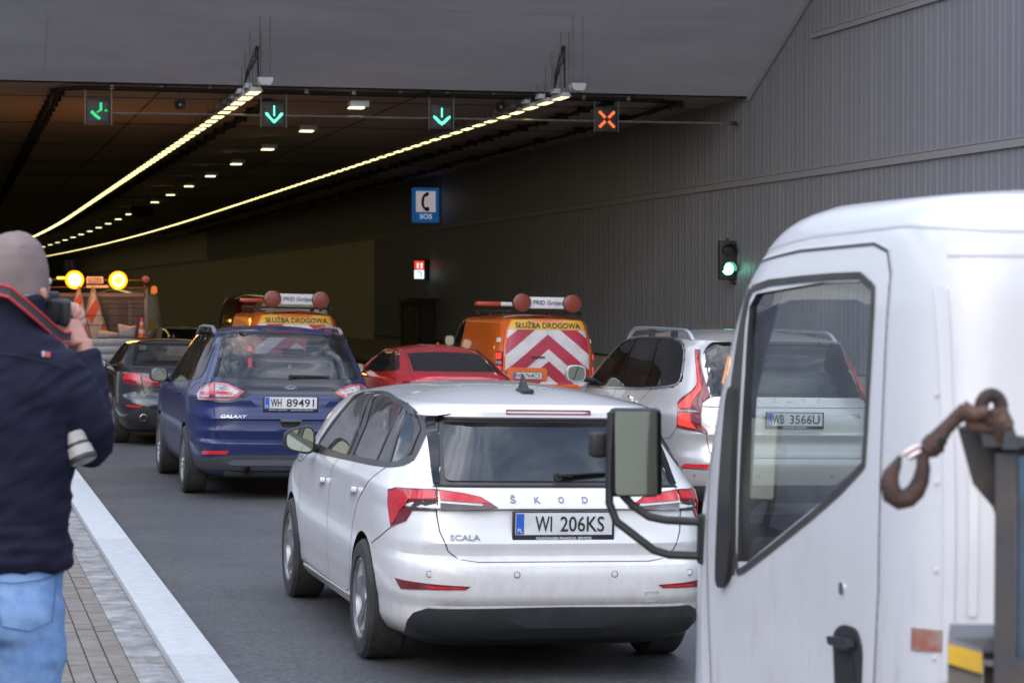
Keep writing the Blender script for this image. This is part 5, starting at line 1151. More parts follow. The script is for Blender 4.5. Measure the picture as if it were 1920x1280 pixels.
# ================================================================= WHITE CAB TRUCK IN THE FOREGROUND
def build_truck():
    S=CAB; X0,Y0=2.98,4.78; t=thing('recovery_truck','dirty white cab of a small truck close to the camera at the right edge','truck',place(X0,Y0),(0,TILT,0))
    P=mat('truck_white',(.62,.61,.62),.32,coat=.6,noise=2.2,col2=(.57,.555,.56),ramp=(.45,.75),bump=(2.2,.10,.02))
    tt=P.node_tree; b=tt.nodes['Principled BSDF']; src=b.inputs['Base Color'].links[0].from_socket     # brown dirt streaks low on the door
    c=tt.nodes.new('ShaderNodeTexCoord'); mp_=tt.nodes.new('ShaderNodeMapping'); mp_.inputs['Scale'].default_value=(5,7,1.5); n=tt.nodes.new('ShaderNodeTexNoise'); n.inputs['Scale'].default_value=2.4; n.inputs['Detail'].default_value=8; n.inputs['Roughness'].default_value=.68
    r=tt.nodes.new('ShaderNodeMapRange'); r.inputs['From Min'].default_value=.53; r.inputs['From Max'].default_value=.80; r.inputs['To Max'].default_value=.6
    sx=tt.nodes.new('ShaderNodeSeparateXYZ'); r2=tt.nodes.new('ShaderNodeMapRange'); r2.inputs['From Min'].default_value=1.65; r2.inputs['From Max'].default_value=.9
    mu=tt.nodes.new('ShaderNodeMath'); mu.operation='MULTIPLY'; mxx=tt.nodes.new('ShaderNodeMixRGB'); mxx.inputs[2].default_value=(.36,.27,.22,1)
    for a_,b_ in ((c.outputs['Object'],mp_.inputs[0]),(mp_.outputs[0],n.inputs['Vector']),(n.outputs['Fac'],r.inputs['Value']),(c.outputs['Object'],sx.inputs[0]),(sx.outputs[2],r2.inputs['Value']),(r.outputs[0],mu.inputs[0]),(r2.outputs[0],mu.inputs[1]),(mu.outputs[0],mxx.inputs[0]),(src,mxx.inputs[1]),(mxx.outputs[0],b.inputs['Base Color'])): tt.links.new(a_,b_)
    outer=[(1.56,1.185),(1.52,1.447),(1.48,1.75),(1.43,1.965),(1.36,2.01),(1.147,2.026),(.797,2.038),(.479,2.038),(.435,2.02),(.412,1.919),(.395,1.583),(.408,1.545),(.605,1.455),(1.21,1.215),(1.42,1.175)]
    glass=[(1.29,1.235),(1.30,1.464),(1.31,1.762),(1.33,1.95),(1.28,1.985),(.80,2.012),(.455,2.014),(.432,1.893),(.420,1.572),(.60,1.485),(1.20,1.245)]
    G=glassmat('glass_truck',(.80,.86,.84),1.5,.01,.26)
    wsc=[(-.70,1.32),(.70,1.32),(.655,2.06),(-.655,2.06)]
    body(S,t,P,N=44,cav=(.95,2.12),cav_in=.05,wins=[('x',glass,-2,2),('y',wsc,1.0,3.0)],name='cab')
    FRM=mat('window_rubber',(.030,.027,.027),.55,noise=8,col2=(.05,.045,.042))
    # frame ring around the opening
    side_frames(S,[([(.425,1.56),(.60,1.468),(1.2,1.228),(1.30,1.20),(1.33,1.46),(1.345,1.76),(1.365,1.965),(1.30,2.01),(.80,2.026),(.442,2.028),(.42,1.9),(.406,1.57),(.425,1.56)],.020,.004)],FRM,'window_frame',t)
    patch(S,'side',[(1.46,1.18),(1.46,1.45),(1.42,1.76),(1.39,1.975),(1.36,2.0),(1.345,1.76),(1.32,1.46),(1.30,1.20),(1.42,1.165)],FRM,'quarter_panel',t,.004,.01,both=True)
    patch(S,'side',[(1.43,1.165),(1.43,1.44),(1.42,1.69),(1.40,1.72),(1.36,1.72),(1.335,1.6),(1.31,1.30),(1.33,1.18),(1.40,1.145)],BLK,'mirror_base_cover',t,.018,.025,both=True,rd=.03)
    patch(S,'side',glass,G,'side_window',t,-.012,0,both=True,grid=.15)
    patch(S,'front',wsc,glassmat('glass_windscreen',(.72,.78,.77),1.45,.01,.05),'windscreen',t,.002,0,grid=.2)
    D=[(1.46,.70),(1.55,1.12),(1.60,1.45),(1.55,1.80),(1.50,2.03),(1.334,2.075),(.975,2.098),(.478,2.105),(.385,2.085),(.346,2.03),(.316,1.665),(.291,1.285),(.303,1.068),(.31,.75)]
    gaps(S,[('side',D)],t,.009,m=mat('door_gap',(.07,.062,.062),.7)); gaps(S,[('side',[(x-.006,z+.007) for x,z in D])],t,.006,'door_edge',mat('door_edge_light',(.68,.68,.70),.4))
    patch(S,'side',[(.545,1.06),(.56,1.14),(.50,1.17),(.41,1.17),(.375,1.13),(.38,.98),(.40,.95),(.53,.95)],BLK,'door_handle',t,.006,.02,both=True,rd=.05)
    patch(S,'side',[(.53,1.04),(.54,1.10),(.42,1.11),(.40,1.03),(.41,.99),(.52,.99)],GAP,'handle_recess',t,.0075,.004,rd=.03)
    patch(S,'side',[(.53,1.115),(.54,1.135),(.41,1.145),(.40,1.12)],BLK,'handle_grip',t,.03,.02,rd=.01)
    patch(S,'side',[(.50,1.24),(.53,1.24),(.53,1.27),(.50,1.27)],CHR,'door_lock',t,.004,.006,both=True,rd=.012)
    gaps(S,[('side',[(1.36,2.105),(.9,2.135),(.3,2.145)]),('wrap',[(-1.25,2.14),(-.95,2.145),(-.7,2.13),(-.3,2.13)])],t,.007,'roof_gutter',mat('gutter_grey',(.45,.45,.46),.5))
    for z_ in (1.15,1.35,1.55,1.75,1.95):
        q_=S.wrap(-.83,z_); m=MB(); m.lathe([(-.004,.001),(-.004,.006),(0,.008)],q_,'y',10); m.build('rivet',P,t)
    # rear wall pressings and joint
    for x0,z0,z1 in ((-.79,1.10,2.0),(-.745,1.25,1.62),(-.2,1.1,2.0),(.2,1.1,2.0),(.745,1.25,1.62)):
        patch(S,'rear',[(x0-.009,z0),(x0+.009,z0),(x0+.009,z1),(x0-.009,z1)],P,'pressed_rib',t,.008,.01,rd=.008)
    gaps(S,[('wrap',[(-.80,2.07),(-.60,2.072),(-.3,2.073)]),],t,.007,'seam',mat('seam_grey',(.42,.42,.44),.6))
    patch(S,'wrap',[(-.90,1.212),(-.80,1.216),(-.80,1.168),(-.90,1.160)],mat('faded_sticker',(.33,.085,.06),.7,noise=9,col2=(.30,.24,.20),ramp=(.4,.55)),'faded_reflector_sticker',t,.004,.004,grid=.012)
    patch(S,'side',[(1.60,1.80),(1.63,1.80),(1.66,1.72),(1.63,1.72)],mat('marker_amber',(.7,.25,.04),.3,emit=(1,.4,.08),es=.5),'side_marker',t,.012,.01)
    # mirror on two bent arms
    for s in(-1,1):
        m=MB(); z=.03
        m.tube([(s*1.10,1.75,1.63),(s*1.102,1.75,1.45),(s*1.10,1.75,1.36),(s*1.08,1.74,1.306),(s*.975,1.70,1.225),(s*.93,1.69,1.212),(s*.815,1.64,1.212)],.0125,10)
        m.tube([(s*1.06,1.75,1.385),(s*1.03,1.75,1.355),(s*.985,1.72,1.322),(s*.94,1.70,1.314),(s*.815,1.64,1.312)],.0125,10)
        m.box((s*.825,1.64,1.262),(.06,.06,.15),0,.012); m.box((s*1.095,1.76,1.56),(.02,.03,.12),0,.004); m.box((s*1.125,1.80,1.53),(.05,.05,.075),0,.01)
        ar=m.build('mirror_arm',BLK,t)
        h=MB(); h.box((s*1.02,1.77,1.51),(.158,.055,.265),0,.018); ho=h.build('mirror_head',BLK,t)
        g=MB(); g.prism(round_poly([(s*1.02-.072,1.387),(s*1.02+.072,1.387),(s*1.02+.072,1.633),(s*1.02-.072,1.633)],.012),'y',1.739,1.743); g.v=[(a_,b_+(c_-1.51)*.10-.012,c_) for a_,b_,c_ in g.v]; g.build('mirror_glass',mat('truck_mirror_glass',(.30,.335,.31),.06,metal=1),ho,smooth=False)
        if s<0:
            m=MB(); m.tube([(-.815,1.60,1.20),(-.80,1.585,1.185),(-.785,1.59,1.19),(-.79,1.6,1.205)],.004,6); m.build('cable_loop',STEEL,t)
    # interior
    m=MB(); m.box((0,1.62,1.12),(1.5,.35,.28),0,.06); m.build('dashboard',INT,t)
    m=MB(); V_=[]
    for k in range(33):
        a=2*math.pi*k/32; V_.append((-.40+.20*math.cos(a),1.28+.09*math.sin(a),1.32+.16*math.sin(a)))
    m.tube(V_,.013,8); m.tube([(-.40,1.30,1.31),(-.40,1.55,1.1)],.03,8); m.build('steering_wheel',BLK,t)
    for x in(-.42,.35):
        m=MB(); m.box((x,.30,1.28),(.46,.14,.62),0,.05); m.box((x,.55,.98),(.46,.5,.14),0,.05); s_=m.build('seat',SEAT,t); m=MB(); m.box((x,.28,1.68),(.26,.10,.18),0,.04); m.build('headrest',SEAT,s_)
    # chassis, flat bed, wheels (behind and below the frame)
    m=MB(); m.box((0,-1.9,.62),(.9,4.2,.22),0); m.box((0,-2.1,.80),(1.75,3.7,.10),1,.01); m.build('flat_bed',[GAP,mat('deck_grey',(.12,.12,.13),.6,metal=.4,noise=5,col2=(.2,.14,.1))],t)
    for y in(1.05,-2.7):
        for s in(-1,1): wheel(t,s*.74,y,.36,.22,s,6)
    m=MB()
    for s in (-1,1):
        m.box((s*.80,1.05,.80),(.14,.95,.06),0,.02)
    m.build('mudguard',BLK,t)
    # crane column on the deck
    rz=gz(X0,Y0); L=lambda px,py,D:(lambda q:((q[0]-X0)*math.cos(TILT)-(q[2]-rz)*math.sin(TILT),q[1]-Y0,(q[0]-X0)*math.sin(TILT)+(q[2]-rz)*math.cos(TILT)))(PXD(px,py,D))
    OLD=mat('old_dark_steel',(.050,.055,.066),.6,metal=.2,noise=7,col2=(.10,.075,.06),ramp=(.42,.68),bump=(30,.4,.004)); BLS=mat('blue_steel',(.055,.11,.16),.5,noise=6,col2=(.04,.06,.08))
    D=4.30
    def slab(pts,D0,D1,mb,mi=0):
        a=[L(x,y,D0) for x,y in pts]; b=[tuple(Vector(p)+Vector((.43,.903,0))*(D1-D0)) for p in a]; n=len(a)
        mb.add(a+b,[tuple(range(n)),tuple(range(2*n-1,n-1,-1))]+[(i,i+n,(i+1)%n+n,(i+1)%n) for i in range(n)],mi)
    m=MB(); slab([(1868,848),(1908,846),(1908,1245),(1866,1245)],4.25,4.37,m); slab([(1910,852),(1950,852),(1950,1245),(1910,1245)],4.27,4.40,m,1)
    slab([(1866,1235),(1960,1250),(1960,1420),(1866,1420)],4.20,4.45,m,0)
    m.build('crane_column',[OLD,BLS],t,smooth=False)
    m=MB(); slab([(1796,800),(1822,797),(1900,812),(1945,845),(1960,880),(1866,960),(1862,948),(1825,905)],4.33,4.42,m); slab([(1840,808),(1935,820),(1950,836),(1845,835)],4.26,4.33,m); slab([(1885,806),(1905,806),(1912,840),(1880,840)],4.22,4.30,m)
    slab([(1862,940),(1870,945),(1870,960),(1845,925)],4.30,4.36,m); m.build('crane_bracket',OLD,t,smooth=False)
    BX=mat('box_greybrown',(.11,.095,.085),.6,noise=5,col2=(.15,.13,.11))
    m=MB(); slab([(1779,1204),(1845,1222),(1845,1420),(1779,1400)],4.22,4.5,m); slab([(1783,1196),(1790,1194),(1872,1194),(1872,1218),(1846,1222)],4.30,4.5,m,1); slab([(1846,1240),(1935,1252),(1935,1420),(1846,1400)],4.35,4.5,m,2); slab([(1845,1236),(1935,1246),(1935,1256),(1845,1246)],4.30,4.5,m,3)
    bx=m.build('control_box',[BX,mat('box_lid',(.12,.12,.135),.6),mat('box_pale',(.30,.24,.22),.6),mat('box_edge',(.45,.45,.48),.5)],t,smooth=False)
    m=MB(); slab([(1780,1206),(1844,1224),(1844,1262),(1780,1242)],4.212,4.219,m); slab([(1779,1243),(1845,1263),(1845,1265),(1779,1245)],4.21,4.22,m,1); m.build('yellow_label',[mat('label_yellow',(.62,.38,.02),.5,noise=12,col2=(.5,.28,.03)),BLK],bx,smooth=False)
    P_=[L(1850,760,4.2),L(1905,790,4.22)]
    return L
Lc=build_truck()
# hook with swivel, hanging on the bracket
def build_hook():
    q=PXD(1700,900,4.26); t=thing('crane_hook','rusty brown crane hook with steel safety latch in front of the white cab','hook',q)
    K=lambda px,py,d=0:(lambda p:(p[0]-q[0],p[1]-q[1],p[2]-q[2]))(PXD(px,py,4.26+d))
    RU=mat('rusty_steel',(.10,.052,.036),.7,metal=.25,noise=22,col2=(.035,.024,.022),bump=(90,.9,.006),nr=.75); RU2=mat('rusty_steel_light',(.17,.09,.06),.7,metal=.2,noise=22,col2=(.06,.038,.032),bump=(90,.9,.006),nr=.75)
    m=MB(); m.tube([K(1689,852),K(1682,868),K(1672,885),K(1668,905),K(1674,925),K(1688,934),K(1704,931),K(1718,918),K(1727,900),K(1732,875),K(1731,855),K(1742,838)],[.004,.010,.0155,.019,.020,.020,.019,.018,.0165,.014,.012,.0115],14); m.build('hook_body',RU,t)
    m=MB(); m.tube([K(1733,846,-.01),K(1744,838),K(1756,826)],[.011,.021,.022],14); m.lathe([(-.028,.001),(-.028,.008),(.03,.008),(.03,.001)],K(1758,824),'y',10,1); m.tube([K(1750,834),K(1760,818),K(1775,800),K(1795,780),K(1812,768)],[.023,.017,.0135,.0135,.017],14); m.build('swivel_shank',[RU,GAP],t)
    m=MB(); m.tube([K(1693,850),K(1704,843),K(1717,836),K(1729,834)],[.004,.007,.008,.006],8); m.tube([K(1704,856),K(1718,848),K(1732,840)],[.006,.008,.006],8); m.build('safety_latch',mat('bright_steel',(.45,.38,.38),.35,metal=.9),t)
    e=MB(); P=[]
    for k in range(25):
        a=2*math.pi*k/24; P.append(K(1859+19*math.cos(a),763+25*math.sin(a),.0))
    e.tube(P,.0135,12); e.build('ring',RU,t)
    m=MB(); m.tube([K(1806,766,-.01),K(1830,774,-.02),K(1850,768,-.02)],[.019,.013,.011],12); m.tube([K(1812,792,.01),K(1840,795,.01),K(1862,790,.01),K(1876,806,.02)],[.012,.018,.024,.02],12); m.tube([K(1868,762,.0),K(1880,792,.0),K(1876,815,.02)],[.018,.022,.024],12); m.build('shackle',RU2,t)
build_hook()
# ================================================================= WORKS TRUCK WITH FLASHING LAMPS
def build_works():
    D=53.7; q=PXD(185,560,D); z0=gz(q[0],q[1]); t=thing('works_truck','flat bed works truck with two blazing orange warning lamps above a barrier panel','works truck',(q[0],q[1],z0))
    K=lambda px,py,d=0:(lambda p:(p[0]-q[0],p[1]-q[1]+d,p[2]-z0))(PXD(px,py,D))
    w=2.15; AL=mat('aluminium_board',(.36,.37,.40),.4,metal=.6,noise=3,col2=(.28,.29,.31)); BRN=mat('panel_brown_grey',(.075,.055,.055),.6,noise=3,col2=(.05,.04,.04))
    zt=K(0,631)[2]
    m=MB()
    for k in range(4): m.box((0,0,zt-.10-.19*k),(w,.03,.165),0,.006)
    m.box((0,.012,zt-.40),(w-.04,.02,.76),0)
    for s in(-1,1): m.box((s*w/2,-.01,zt-.35),(.05,.06,.82),0,.008)
    m.build('tailboard',AL,t)
    m=MB(); m.box((0,2.0,zt-.55),(w,4.0,.1),0); m.box((-w/2,2,zt-.25),(.03,4,.5)); m.box((w/2,2,zt-.25),(.03,4,.5)); m.build('bed',AL,t)
    m=MB(); m.box((0,3,.5),(.8,7,.2)); m.build('chassis',GAP,t)
    for y in(1.2,5.2):
        for s in(-1,1): wheel(t,s*.9,y,.4,.25,s,6)
    # headboard panel with post and perforated strip
    m=MB(); zt2=K(0,548)[2]; zb=K(0,630)[2]; xl,xr=K(60,0)[0],K(276,0)[0]; yb=.55
    m.box(((xl+xr)/2,yb,(zt2+zb)/2),(xr-xl,.04,zt2-zb)); 
    for z in (zt2-.12,zt2-.22,zt2-.32): m.box(((xl+xr)/2,yb-.03,z),(xr-xl,.02,.02))
    m.box(((xl+xr)/2,yb-.02,zt2-.03),(xr-xl,.07,.09),1)
    hb=m.build('barrier_panel',[BRN,mat('panel_top_rail',(.13,.09,.09),.5)],t,smooth=False)
    m=MB()
    for i in range(26):
        for j,(x0,n) in enumerate(((K(193,0)[0],5),(K(228,0)[0],5),(K(246,0)[0],2))):
            for k in range(n):
                if i*.035>.75: continue
                m.box((x0+k*.045,yb-.026,zb+.10+i*.035),(.018,.008,.014),0 if j<2 else 1)
    hl=m.build('perforation',[GAP,mat('perforated_pale',(.25,.22,.22),.5)],t,smooth=False); hl['kind']='stuff'
    m=MB(); m.box((xr+.04,yb-.05,(zt2+zb)/2+.05),(.09,.09,zt2-zb+.12),0,.01); m.box((K(84,0)[0],yb-.05,(zt2+zb)/2+.05),(.07,.07,zt2-zb+.3),0,.01); m.build('post',mat('post_grey',(.16,.14,.15),.5),t)
    for px,py in((0,589),(0,607)):
        z=K(0,py)[2]; m=MB(); m.tube([(K(150,0)[0],yb-.35,z),(xr,yb-.35,z-.01)],.008,5); m.build('strap',GAP,t)
    # lamp bar
    zl=K(0,523)[2]
    m=MB(); m.tube([(K(88,0)[0],.45,zl+.02),(K(285,0)[0],.45,zl-.0)],.022,6); m.tube([(K(88,0)[0],.45,zl-.16),(K(285,0)[0],.45,zl-.18)],.02,6)
    for px in(90,182,276): m.tube([(K(px,0)[0],.45,zl+.05),(K(px,0)[0],.45,zt2-.1)],.02,6)
    m.build('lamp_bar',mat('lamp_bar_brown',(.10,.05,.03),.6),t)
    HOT=mat('flash_lamp_lit',(1,.6,.2),.3,emit=(1,.52,.07),es=8); HOT2=mat('flash_lamp_lit_centre',(1,.6,.2),.3,emit=(1,.50,.03),es=2.2); RIMM=mat('flash_lamp_rim',(.5,.16,.02),.3,emit=(1,.27,.005),es=1.6)
    for px,py,lit,r in((141,522,1,.215),(224.5,523,2,.215),(278.5,521,0,.125)):
        x,_,z=K(px,py); m=MB()
        m.lathe([(-.09,.001),(-.085,r*.5)],(x,.35,z),'y',32,0); m.lathe([(-.085,r*.5),(-.078,r*.72)],(x,.35,z),'y',32,1); m.lathe([(-.078,r*.72),(-.03,r),(.02,r*1.02),(.05,r*.9),(.06,.001)],(x,.35,z),'y',32,2)
        m.build('warning_lamp',{1:[HOT,HOT,RIMM],2:[HOT2,HOT,RIMM],0:[mat('amber_lens_unlit',(.2,.04,.02)),]*2+[BLK]}[lit],t)
        if lit:
            for dy,en in((-.6,20),):
                pl=bpy.data.lights.new('flash_light','POINT'); pl.energy=en; pl.color=(1,.36,.06); pl.shadow_soft_size=.18; po=bpy.data.objects.new('flash_light',pl); C.objects.link(po); po.parent=t; po.location=(x,.35+dy,z+.25)
    m=MB(); a=K(116,518.5); m.box((a[0],.45,a[2]),(.20,.12,.06),0,.02); m.build('side_beacon',mat('side_beacon_lit',(.9,.4,.02),.3,emit=(1,.48,.03),es=1.6),t)
    # name board
    x0,_,za=K(164,516); x1,_,zc=K(196,529); m=MB(); m.box(((x0+x1)/2,.40,(za+zc)/2),(x1-x0,.03,za-zc)); m.box(((x0+x1)/2+.06,.40,zc-.07),(x1-x0+.12,.04,.06),0); nb=m.build('name_board',mat('name_board_pink',(.46,.36,.33),.5),t,smooth=False)
    letters('board_letters','S\u0141U\u017bBA',x0+.03,(za+zc)/2+.005,x1-x0-.06,.065,lambda a,b:(a,.384,b),TXT,nb,bold=.02,depth=.002); letters('board_letters','DROGOWA',x0+.03,zc+.008,x1-x0-.06,.065,lambda a,b:(a,.384,b),TXT,nb,bold=.02,depth=.002)
    m=MB(); m.box((0,6.2,1.5),(2.0,1.7,1.5),0,.12); m.build('cab',paint('paint_cab_cream',(.5,.45,.35),.4),t)
    # loads on the bed: separate things
    RW=mat('stripe_red_orange',(.52,.07,.025),.55,noise=7,col2=(.40,.06,.03)); WW=mat('stripe_white_dirty',(.46,.43,.41),.6,noise=6,col2=(.28,.25,.24),ramp=(.42,.7))
    def barrier_tri(pts,dy,label,stripes,lean):
        c=PXD(sum(p[0] for p in pts)/3,max(p[1] for p in pts),D); o=thing('barrier_triangle',label,'barrier',(c[0],c[1]+dy,c[2]),group=None)
        Q=lambda px,py:(lambda p:(p[0]-c[0],p[2]-c[2]))(PXD(px,py,D))
        tri=[Q(*p) for p in pts]; m=MB(); m.prism(tri,'y',0,.03); bd=m.build('board',WW,o,smooth=False)
        for s in stripes:
            m=MB(); m.prism([Q(*p) for p in s],'y',-.006,-.001); m.build('red_stripe',RW,bd,smooth=False)
        m=MB()
        for a,b in((0,1),(0,2)): m.tube([(tri[a][0],-.02,tri[a][1]),(tri[b][0],-.02,tri[b][1])],.018,6)
        m.build('edge_frame',mat('edge_dirty',(.25,.2,.18),.6),o)
    barrier_tri([(176,533),(148,632),(206,632)],.30,'tallest red and white striped triangular barrier panel standing on the truck bed',[[(182.5,556),(187,577),(173.5,606),(162,587)],[(195,600),(203,624),(187,624)]],0)
    barrier_tri([(149,533),(118,632),(172,632)],.20,'striped triangular barrier panel leaning on the left behind the photographer hand',[[(152,546),(157,560),(140,590),(134,575)],[(160,600),(170,630),(156,630)]],0)
    def bag(pts,dy,label):
        xs=[p[0] for p in pts]; ys=[p[1] for p in pts]; c=PXD((min(xs)+max(xs))/2,max(ys),D); o=thing('sandbag',label,'sandbag',(c[0],c[1]+dy,c[2]),group='white sandbags on the truck bed')
        Q=[(lambda p:(p[0]-c[0],p[2]-c[2]))(PXD(px,py,D)) for px,py in pts]; m=MB(); n=len(Q); rings=[]
        cx=sum(p[0] for p in Q)/n; cz=sum(p[1] for p in Q)/n; rp=round_poly(Q,.05,3); n=len(rp); V=[]
        for d,s in((-.12,.3),(-.10,.75),(-.04,.97),(.04,.97),(.10,.75),(.12,.3)): V+=[(cx+(x-cx)*s,d+.02*math.sin(9*x+7*z),cz+(z-cz)*s) for x,z in rp]
        F=[(i*n+k,i*n+(k+1)%n,(i+1)*n+(k+1)%n,(i+1)*n+k) for i in range(5) for k in range(n)]+[tuple(range(n)),tuple(5*n+k for k in range(n))]
        m.add(V,F); m.build('sack',mat('sack_white',(.50,.47,.47),.85,noise=7,col2=(.36,.33,.34),bump=(9,.6,.03)),o)
    bag([(184,616),(197,617),(226,622),(227,632),(183,632),(180,626)],.16,'low white sandbag slumped beside the striped triangle')
    bag([(221,604),(232,606),(247,609),(258,607),(256,616),(254,631),(224,631),(222,620)],.14,'larger white sandbag with pointed corners in front of the perforated strip')
    a=PXD(267,631,D); o=thing('traffic_cone','orange and white traffic cone on the truck bed beside the post','traffic cone',(a[0],a[1]+.15,a[2])); H=.47
    m=MB(); 
    prof=[(0,.11),(.0,.10)]; R0=lambda h:.10-.078*h/H
    for a0,b0,mi in((0,.10,0),(.10,.20,1),(.20,.30,0),(.30,.38,1),(.38,.47,0)): m.lathe([(a0,R0(a0)),(b0,R0(b0))],(0,0,0),'z',24,mi)
    m.lathe([(.47,.022),(.472,.001)],(0,0,0),'z',24); m.box((0,0,.012),(.26,.26,.024),0,.008); m.build('cone',[mat('cone_orange',(.62,.10,.03),.5),mat('cone_white',(.55,.5,.5),.5)],o)
build_works()
# ================================================================= PHOTOGRAPHER
from mathutils import noise as NZ
def skin(vs,es,rs,root=0,sub=2):
    me=bpy.data.meshes.new('k'); me.from_pydata(vs,es,[]); o=bpy.data.objects.new('k',me); C.objects.link(o); o.modifiers.new('s','SKIN').use_smooth_shade=True
    for i,r in enumerate(rs): sv=me.skin_vertices[0].data[i]; sv.radius=(r,r) if not isinstance(r,tuple) else r; sv.use_root=(i==root)
    o.modifiers.new('u','SUBSURF').levels=sub
    dg=bpy.context.evaluated_depsgraph_get(); dg.update(); m=o.evaluated_get(dg).to_mesh(); V=[tuple(v.co) for v in m.vertices]; F=[tuple(p.vertices) for p in m.polygons]
    o.evaluated_get(dg).to_mesh_clear(); bpy.data.objects.remove(o); bpy.data.meshes.remove(me); return V,F
def fuse(mb,vox,smooth,disp=None):
    me=bpy.data.meshes.new('k'); me.from_pydata(mb.v,[],mb.f); o=bpy.data.objects.new('k',me); C.objects.link(o)
    bm=bmesh.new(); bm.from_mesh(me); bmesh.ops.recalc_face_normals(bm,faces=bm.faces); bm.to_mesh(me); bm.free()
    r=o.modifiers.new('r','REMESH'); r.mode='VOXEL'; r.voxel_size=vox; s=o.modifiers.new('s','SMOOTH'); s.iterations=smooth; s.factor=.5
    dg=bpy.context.evaluated_depsgraph_get(); dg.update(); m=o.evaluated_get(dg).to_mesh(); V=[]; 
    for v in m.vertices:
        p=v.co.copy()
        if disp: p=p+v.normal*disp(p)
        V.append(tuple(p))
    F=[tuple(q.vertices) for q in m.polygons]; o.evaluated_get(dg).to_mesh_clear(); bpy.data.objects.remove(o); bpy.data.meshes.remove(me); return V,F
def build_person():
    D=6.6; X=160*math.cos(YAW)*D/FPX; Y=(D-X*math.sin(YAW))/math.cos(YAW)
    t=thing('person','person in grey beanie, navy jacket and blue jeans raising a camera, at the left edge','person',(X,Y,.12),(0,0,-YAW))
    q=lambda px,py,y=0:(((px-960)*(D+y)+900*D)/FPX,y,1.85-(py-560)*(D+y)/FPX)
    SK=mat('skin',(.50,.26,.19),.5,noise=9,col2=(.42,.19,.14)); SKB=SK.node_tree.nodes['Principled BSDF']; SKB.inputs['Subsurface Weight'].default_value=.12
    # skeleton: pelvis, spine, neck, head, arms, legs
    J={'pel':(-.12,.02,1.02),'wai':(-.12,.02,1.18),'che':(-.12,.03,1.46),'nb':(-.09,.06,1.70),'nk':(-.065,.08,1.78),
       'hd':(-.066,.10,1.88),'ht':(-.066,.095,1.955),'chin':(-.025,.160,1.82),'nose':(.010,.195,1.885),
       'rs':(.075,.06,1.635),'re':(.165,.10,1.43),'rw':(.105,.27,1.68),'rh':(.090,.29,1.735),
       'ls':(-.32,.06,1.635),'le':(-.33,.26,1.42),'lw':(-.10,.42,1.66),'lh':(-.04,.45,1.71),
       'rhip':(-.02,.02,.97),'rk':(-.005,.05,.54),'ra':(-.005,.03,.09),'rt':(.03,.22,.03),'lhip':(-.22,.02,.97),'lk':(-.24,.05,.54),'la':(-.25,.03,.09),'lt':(-.24,.22,.03)}
    names=list(J); ix={n:i for i,n in enumerate(names)}
    R={'pel':.14,'wai':.12,'che':.14,'nb':.075,'nk':.058,'hd':.080,'ht':.070,'chin':.045,'nose':.016,'rs':.058,'re':.042,'rw':.028,'rh':.030,'ls':.058,'le':.042,'lw':.028,'lh':.030,'rhip':.09,'rk':.06,'ra':.042,'rt':.03,'lhip':.09,'lk':.06,'la':.042,'lt':.03}
    E=[('pel','wai'),('wai','che'),('che','nb'),('nb','nk'),('nk','hd'),('hd','ht'),('hd','chin'),('hd','nose'),('che','rs'),('rs','re'),('re','rw'),('rw','rh'),('che','ls'),('ls','le'),('le','lw'),('lw','lh'),('pel','rhip'),('rhip','rk'),('rk','ra'),('ra','rt'),('pel','lhip'),('lhip','lk'),('lk','la'),('la','lt')]
    V,F=skin([J[n] for n in names],[(ix[a],ix[b]) for a,b in E],[R[n] for n in names],0)
    mb=MB(); mb.add(V,F)
    # right hand: palm and five bent fingers cupped round the camera grip; seen from behind at the right of the face
    H=[q(112,585,.33),q(122,600,.33),q(140,618,.31)]
    V,F=skin([q(150,650,.27),q(143,628,.29),q(134,610,.31),q(128,597,.32)],[(0,1),(1,2),(2,3)],[(.034,.030),(.040,.027),(.043,.024),(.036,.020)],1); mb.add(V,F)
    fing=[ [q(128,592,.335),q(137,578,.345),q(129,567,.37),q(118,571,.40)],      # index over the top
           [q(134,595,.335),q(147,583,.345),q(143,572,.38),q(131,570,.41)],
           [q(139,600,.335),q(153,592,.35),q(151,581,.385),q(140,577,.41)],
           [q(142,607,.33),q(155,604,.35),q(154,595,.38),q(145,590,.40)],
           [q(122,604,.31),q(110,598,.30),q(103,583,.30),q(105,567,.31)] ]       # thumb rising at the near side
    for i,f in enumerate(fing):
        r=[.0150,.0135,.0125,.0105] if i<4 else [.020,.019,.017,.0135]
        V,F=skin(f,[(0,1),(1,2),(2,3)],r,0); mb.add(V,F)
    # left hand under the lens
    V,F=skin([J['lw'],J['lh'],(.0,.47,1.735)],[(0,1),(1,2)],[.026,.034,.03],1); mb.add(V,F)
    for i in range(5):
        a=Vector((.0,.47,1.735)); d=[(.02,.03,.0),(.03,.02,-.012),(.035,.01,-.02),(.035,-.0,-.03),(-.01,.0,.04)][i]; p1=a+Vector(d); p2=p1+Vector((.015,.02,.022)); p3=p2+Vector((-.002,.012,.02)); V,F=skin([tuple(a),tuple(p1),tuple(p2),tuple(p3)],[(0,1),(1,2),(2,3)],[.012,.011,.010,.008],0); mb.add(V,F)
    # ear
    V,F=skin([(.000,.065,1.872),(.022,.060,1.880),(.022,.060,1.852)],[(0,1),(1,2)],[.012,.014,.010],0); mb.add(V,F)
    mb.build('body',SK,t,fix=False)
    e=MB(); 
    for x,y in((.035,.165),(-.01,.19)): e.lathe([(-.012,.001),(-.008,.009),(0,.012),(.008,.009),(.012,.001)],(x-.02,y-.01,1.905),'z',12)
    e.build('eye',mat('eye_white',(.6,.58,.55),.3),t)
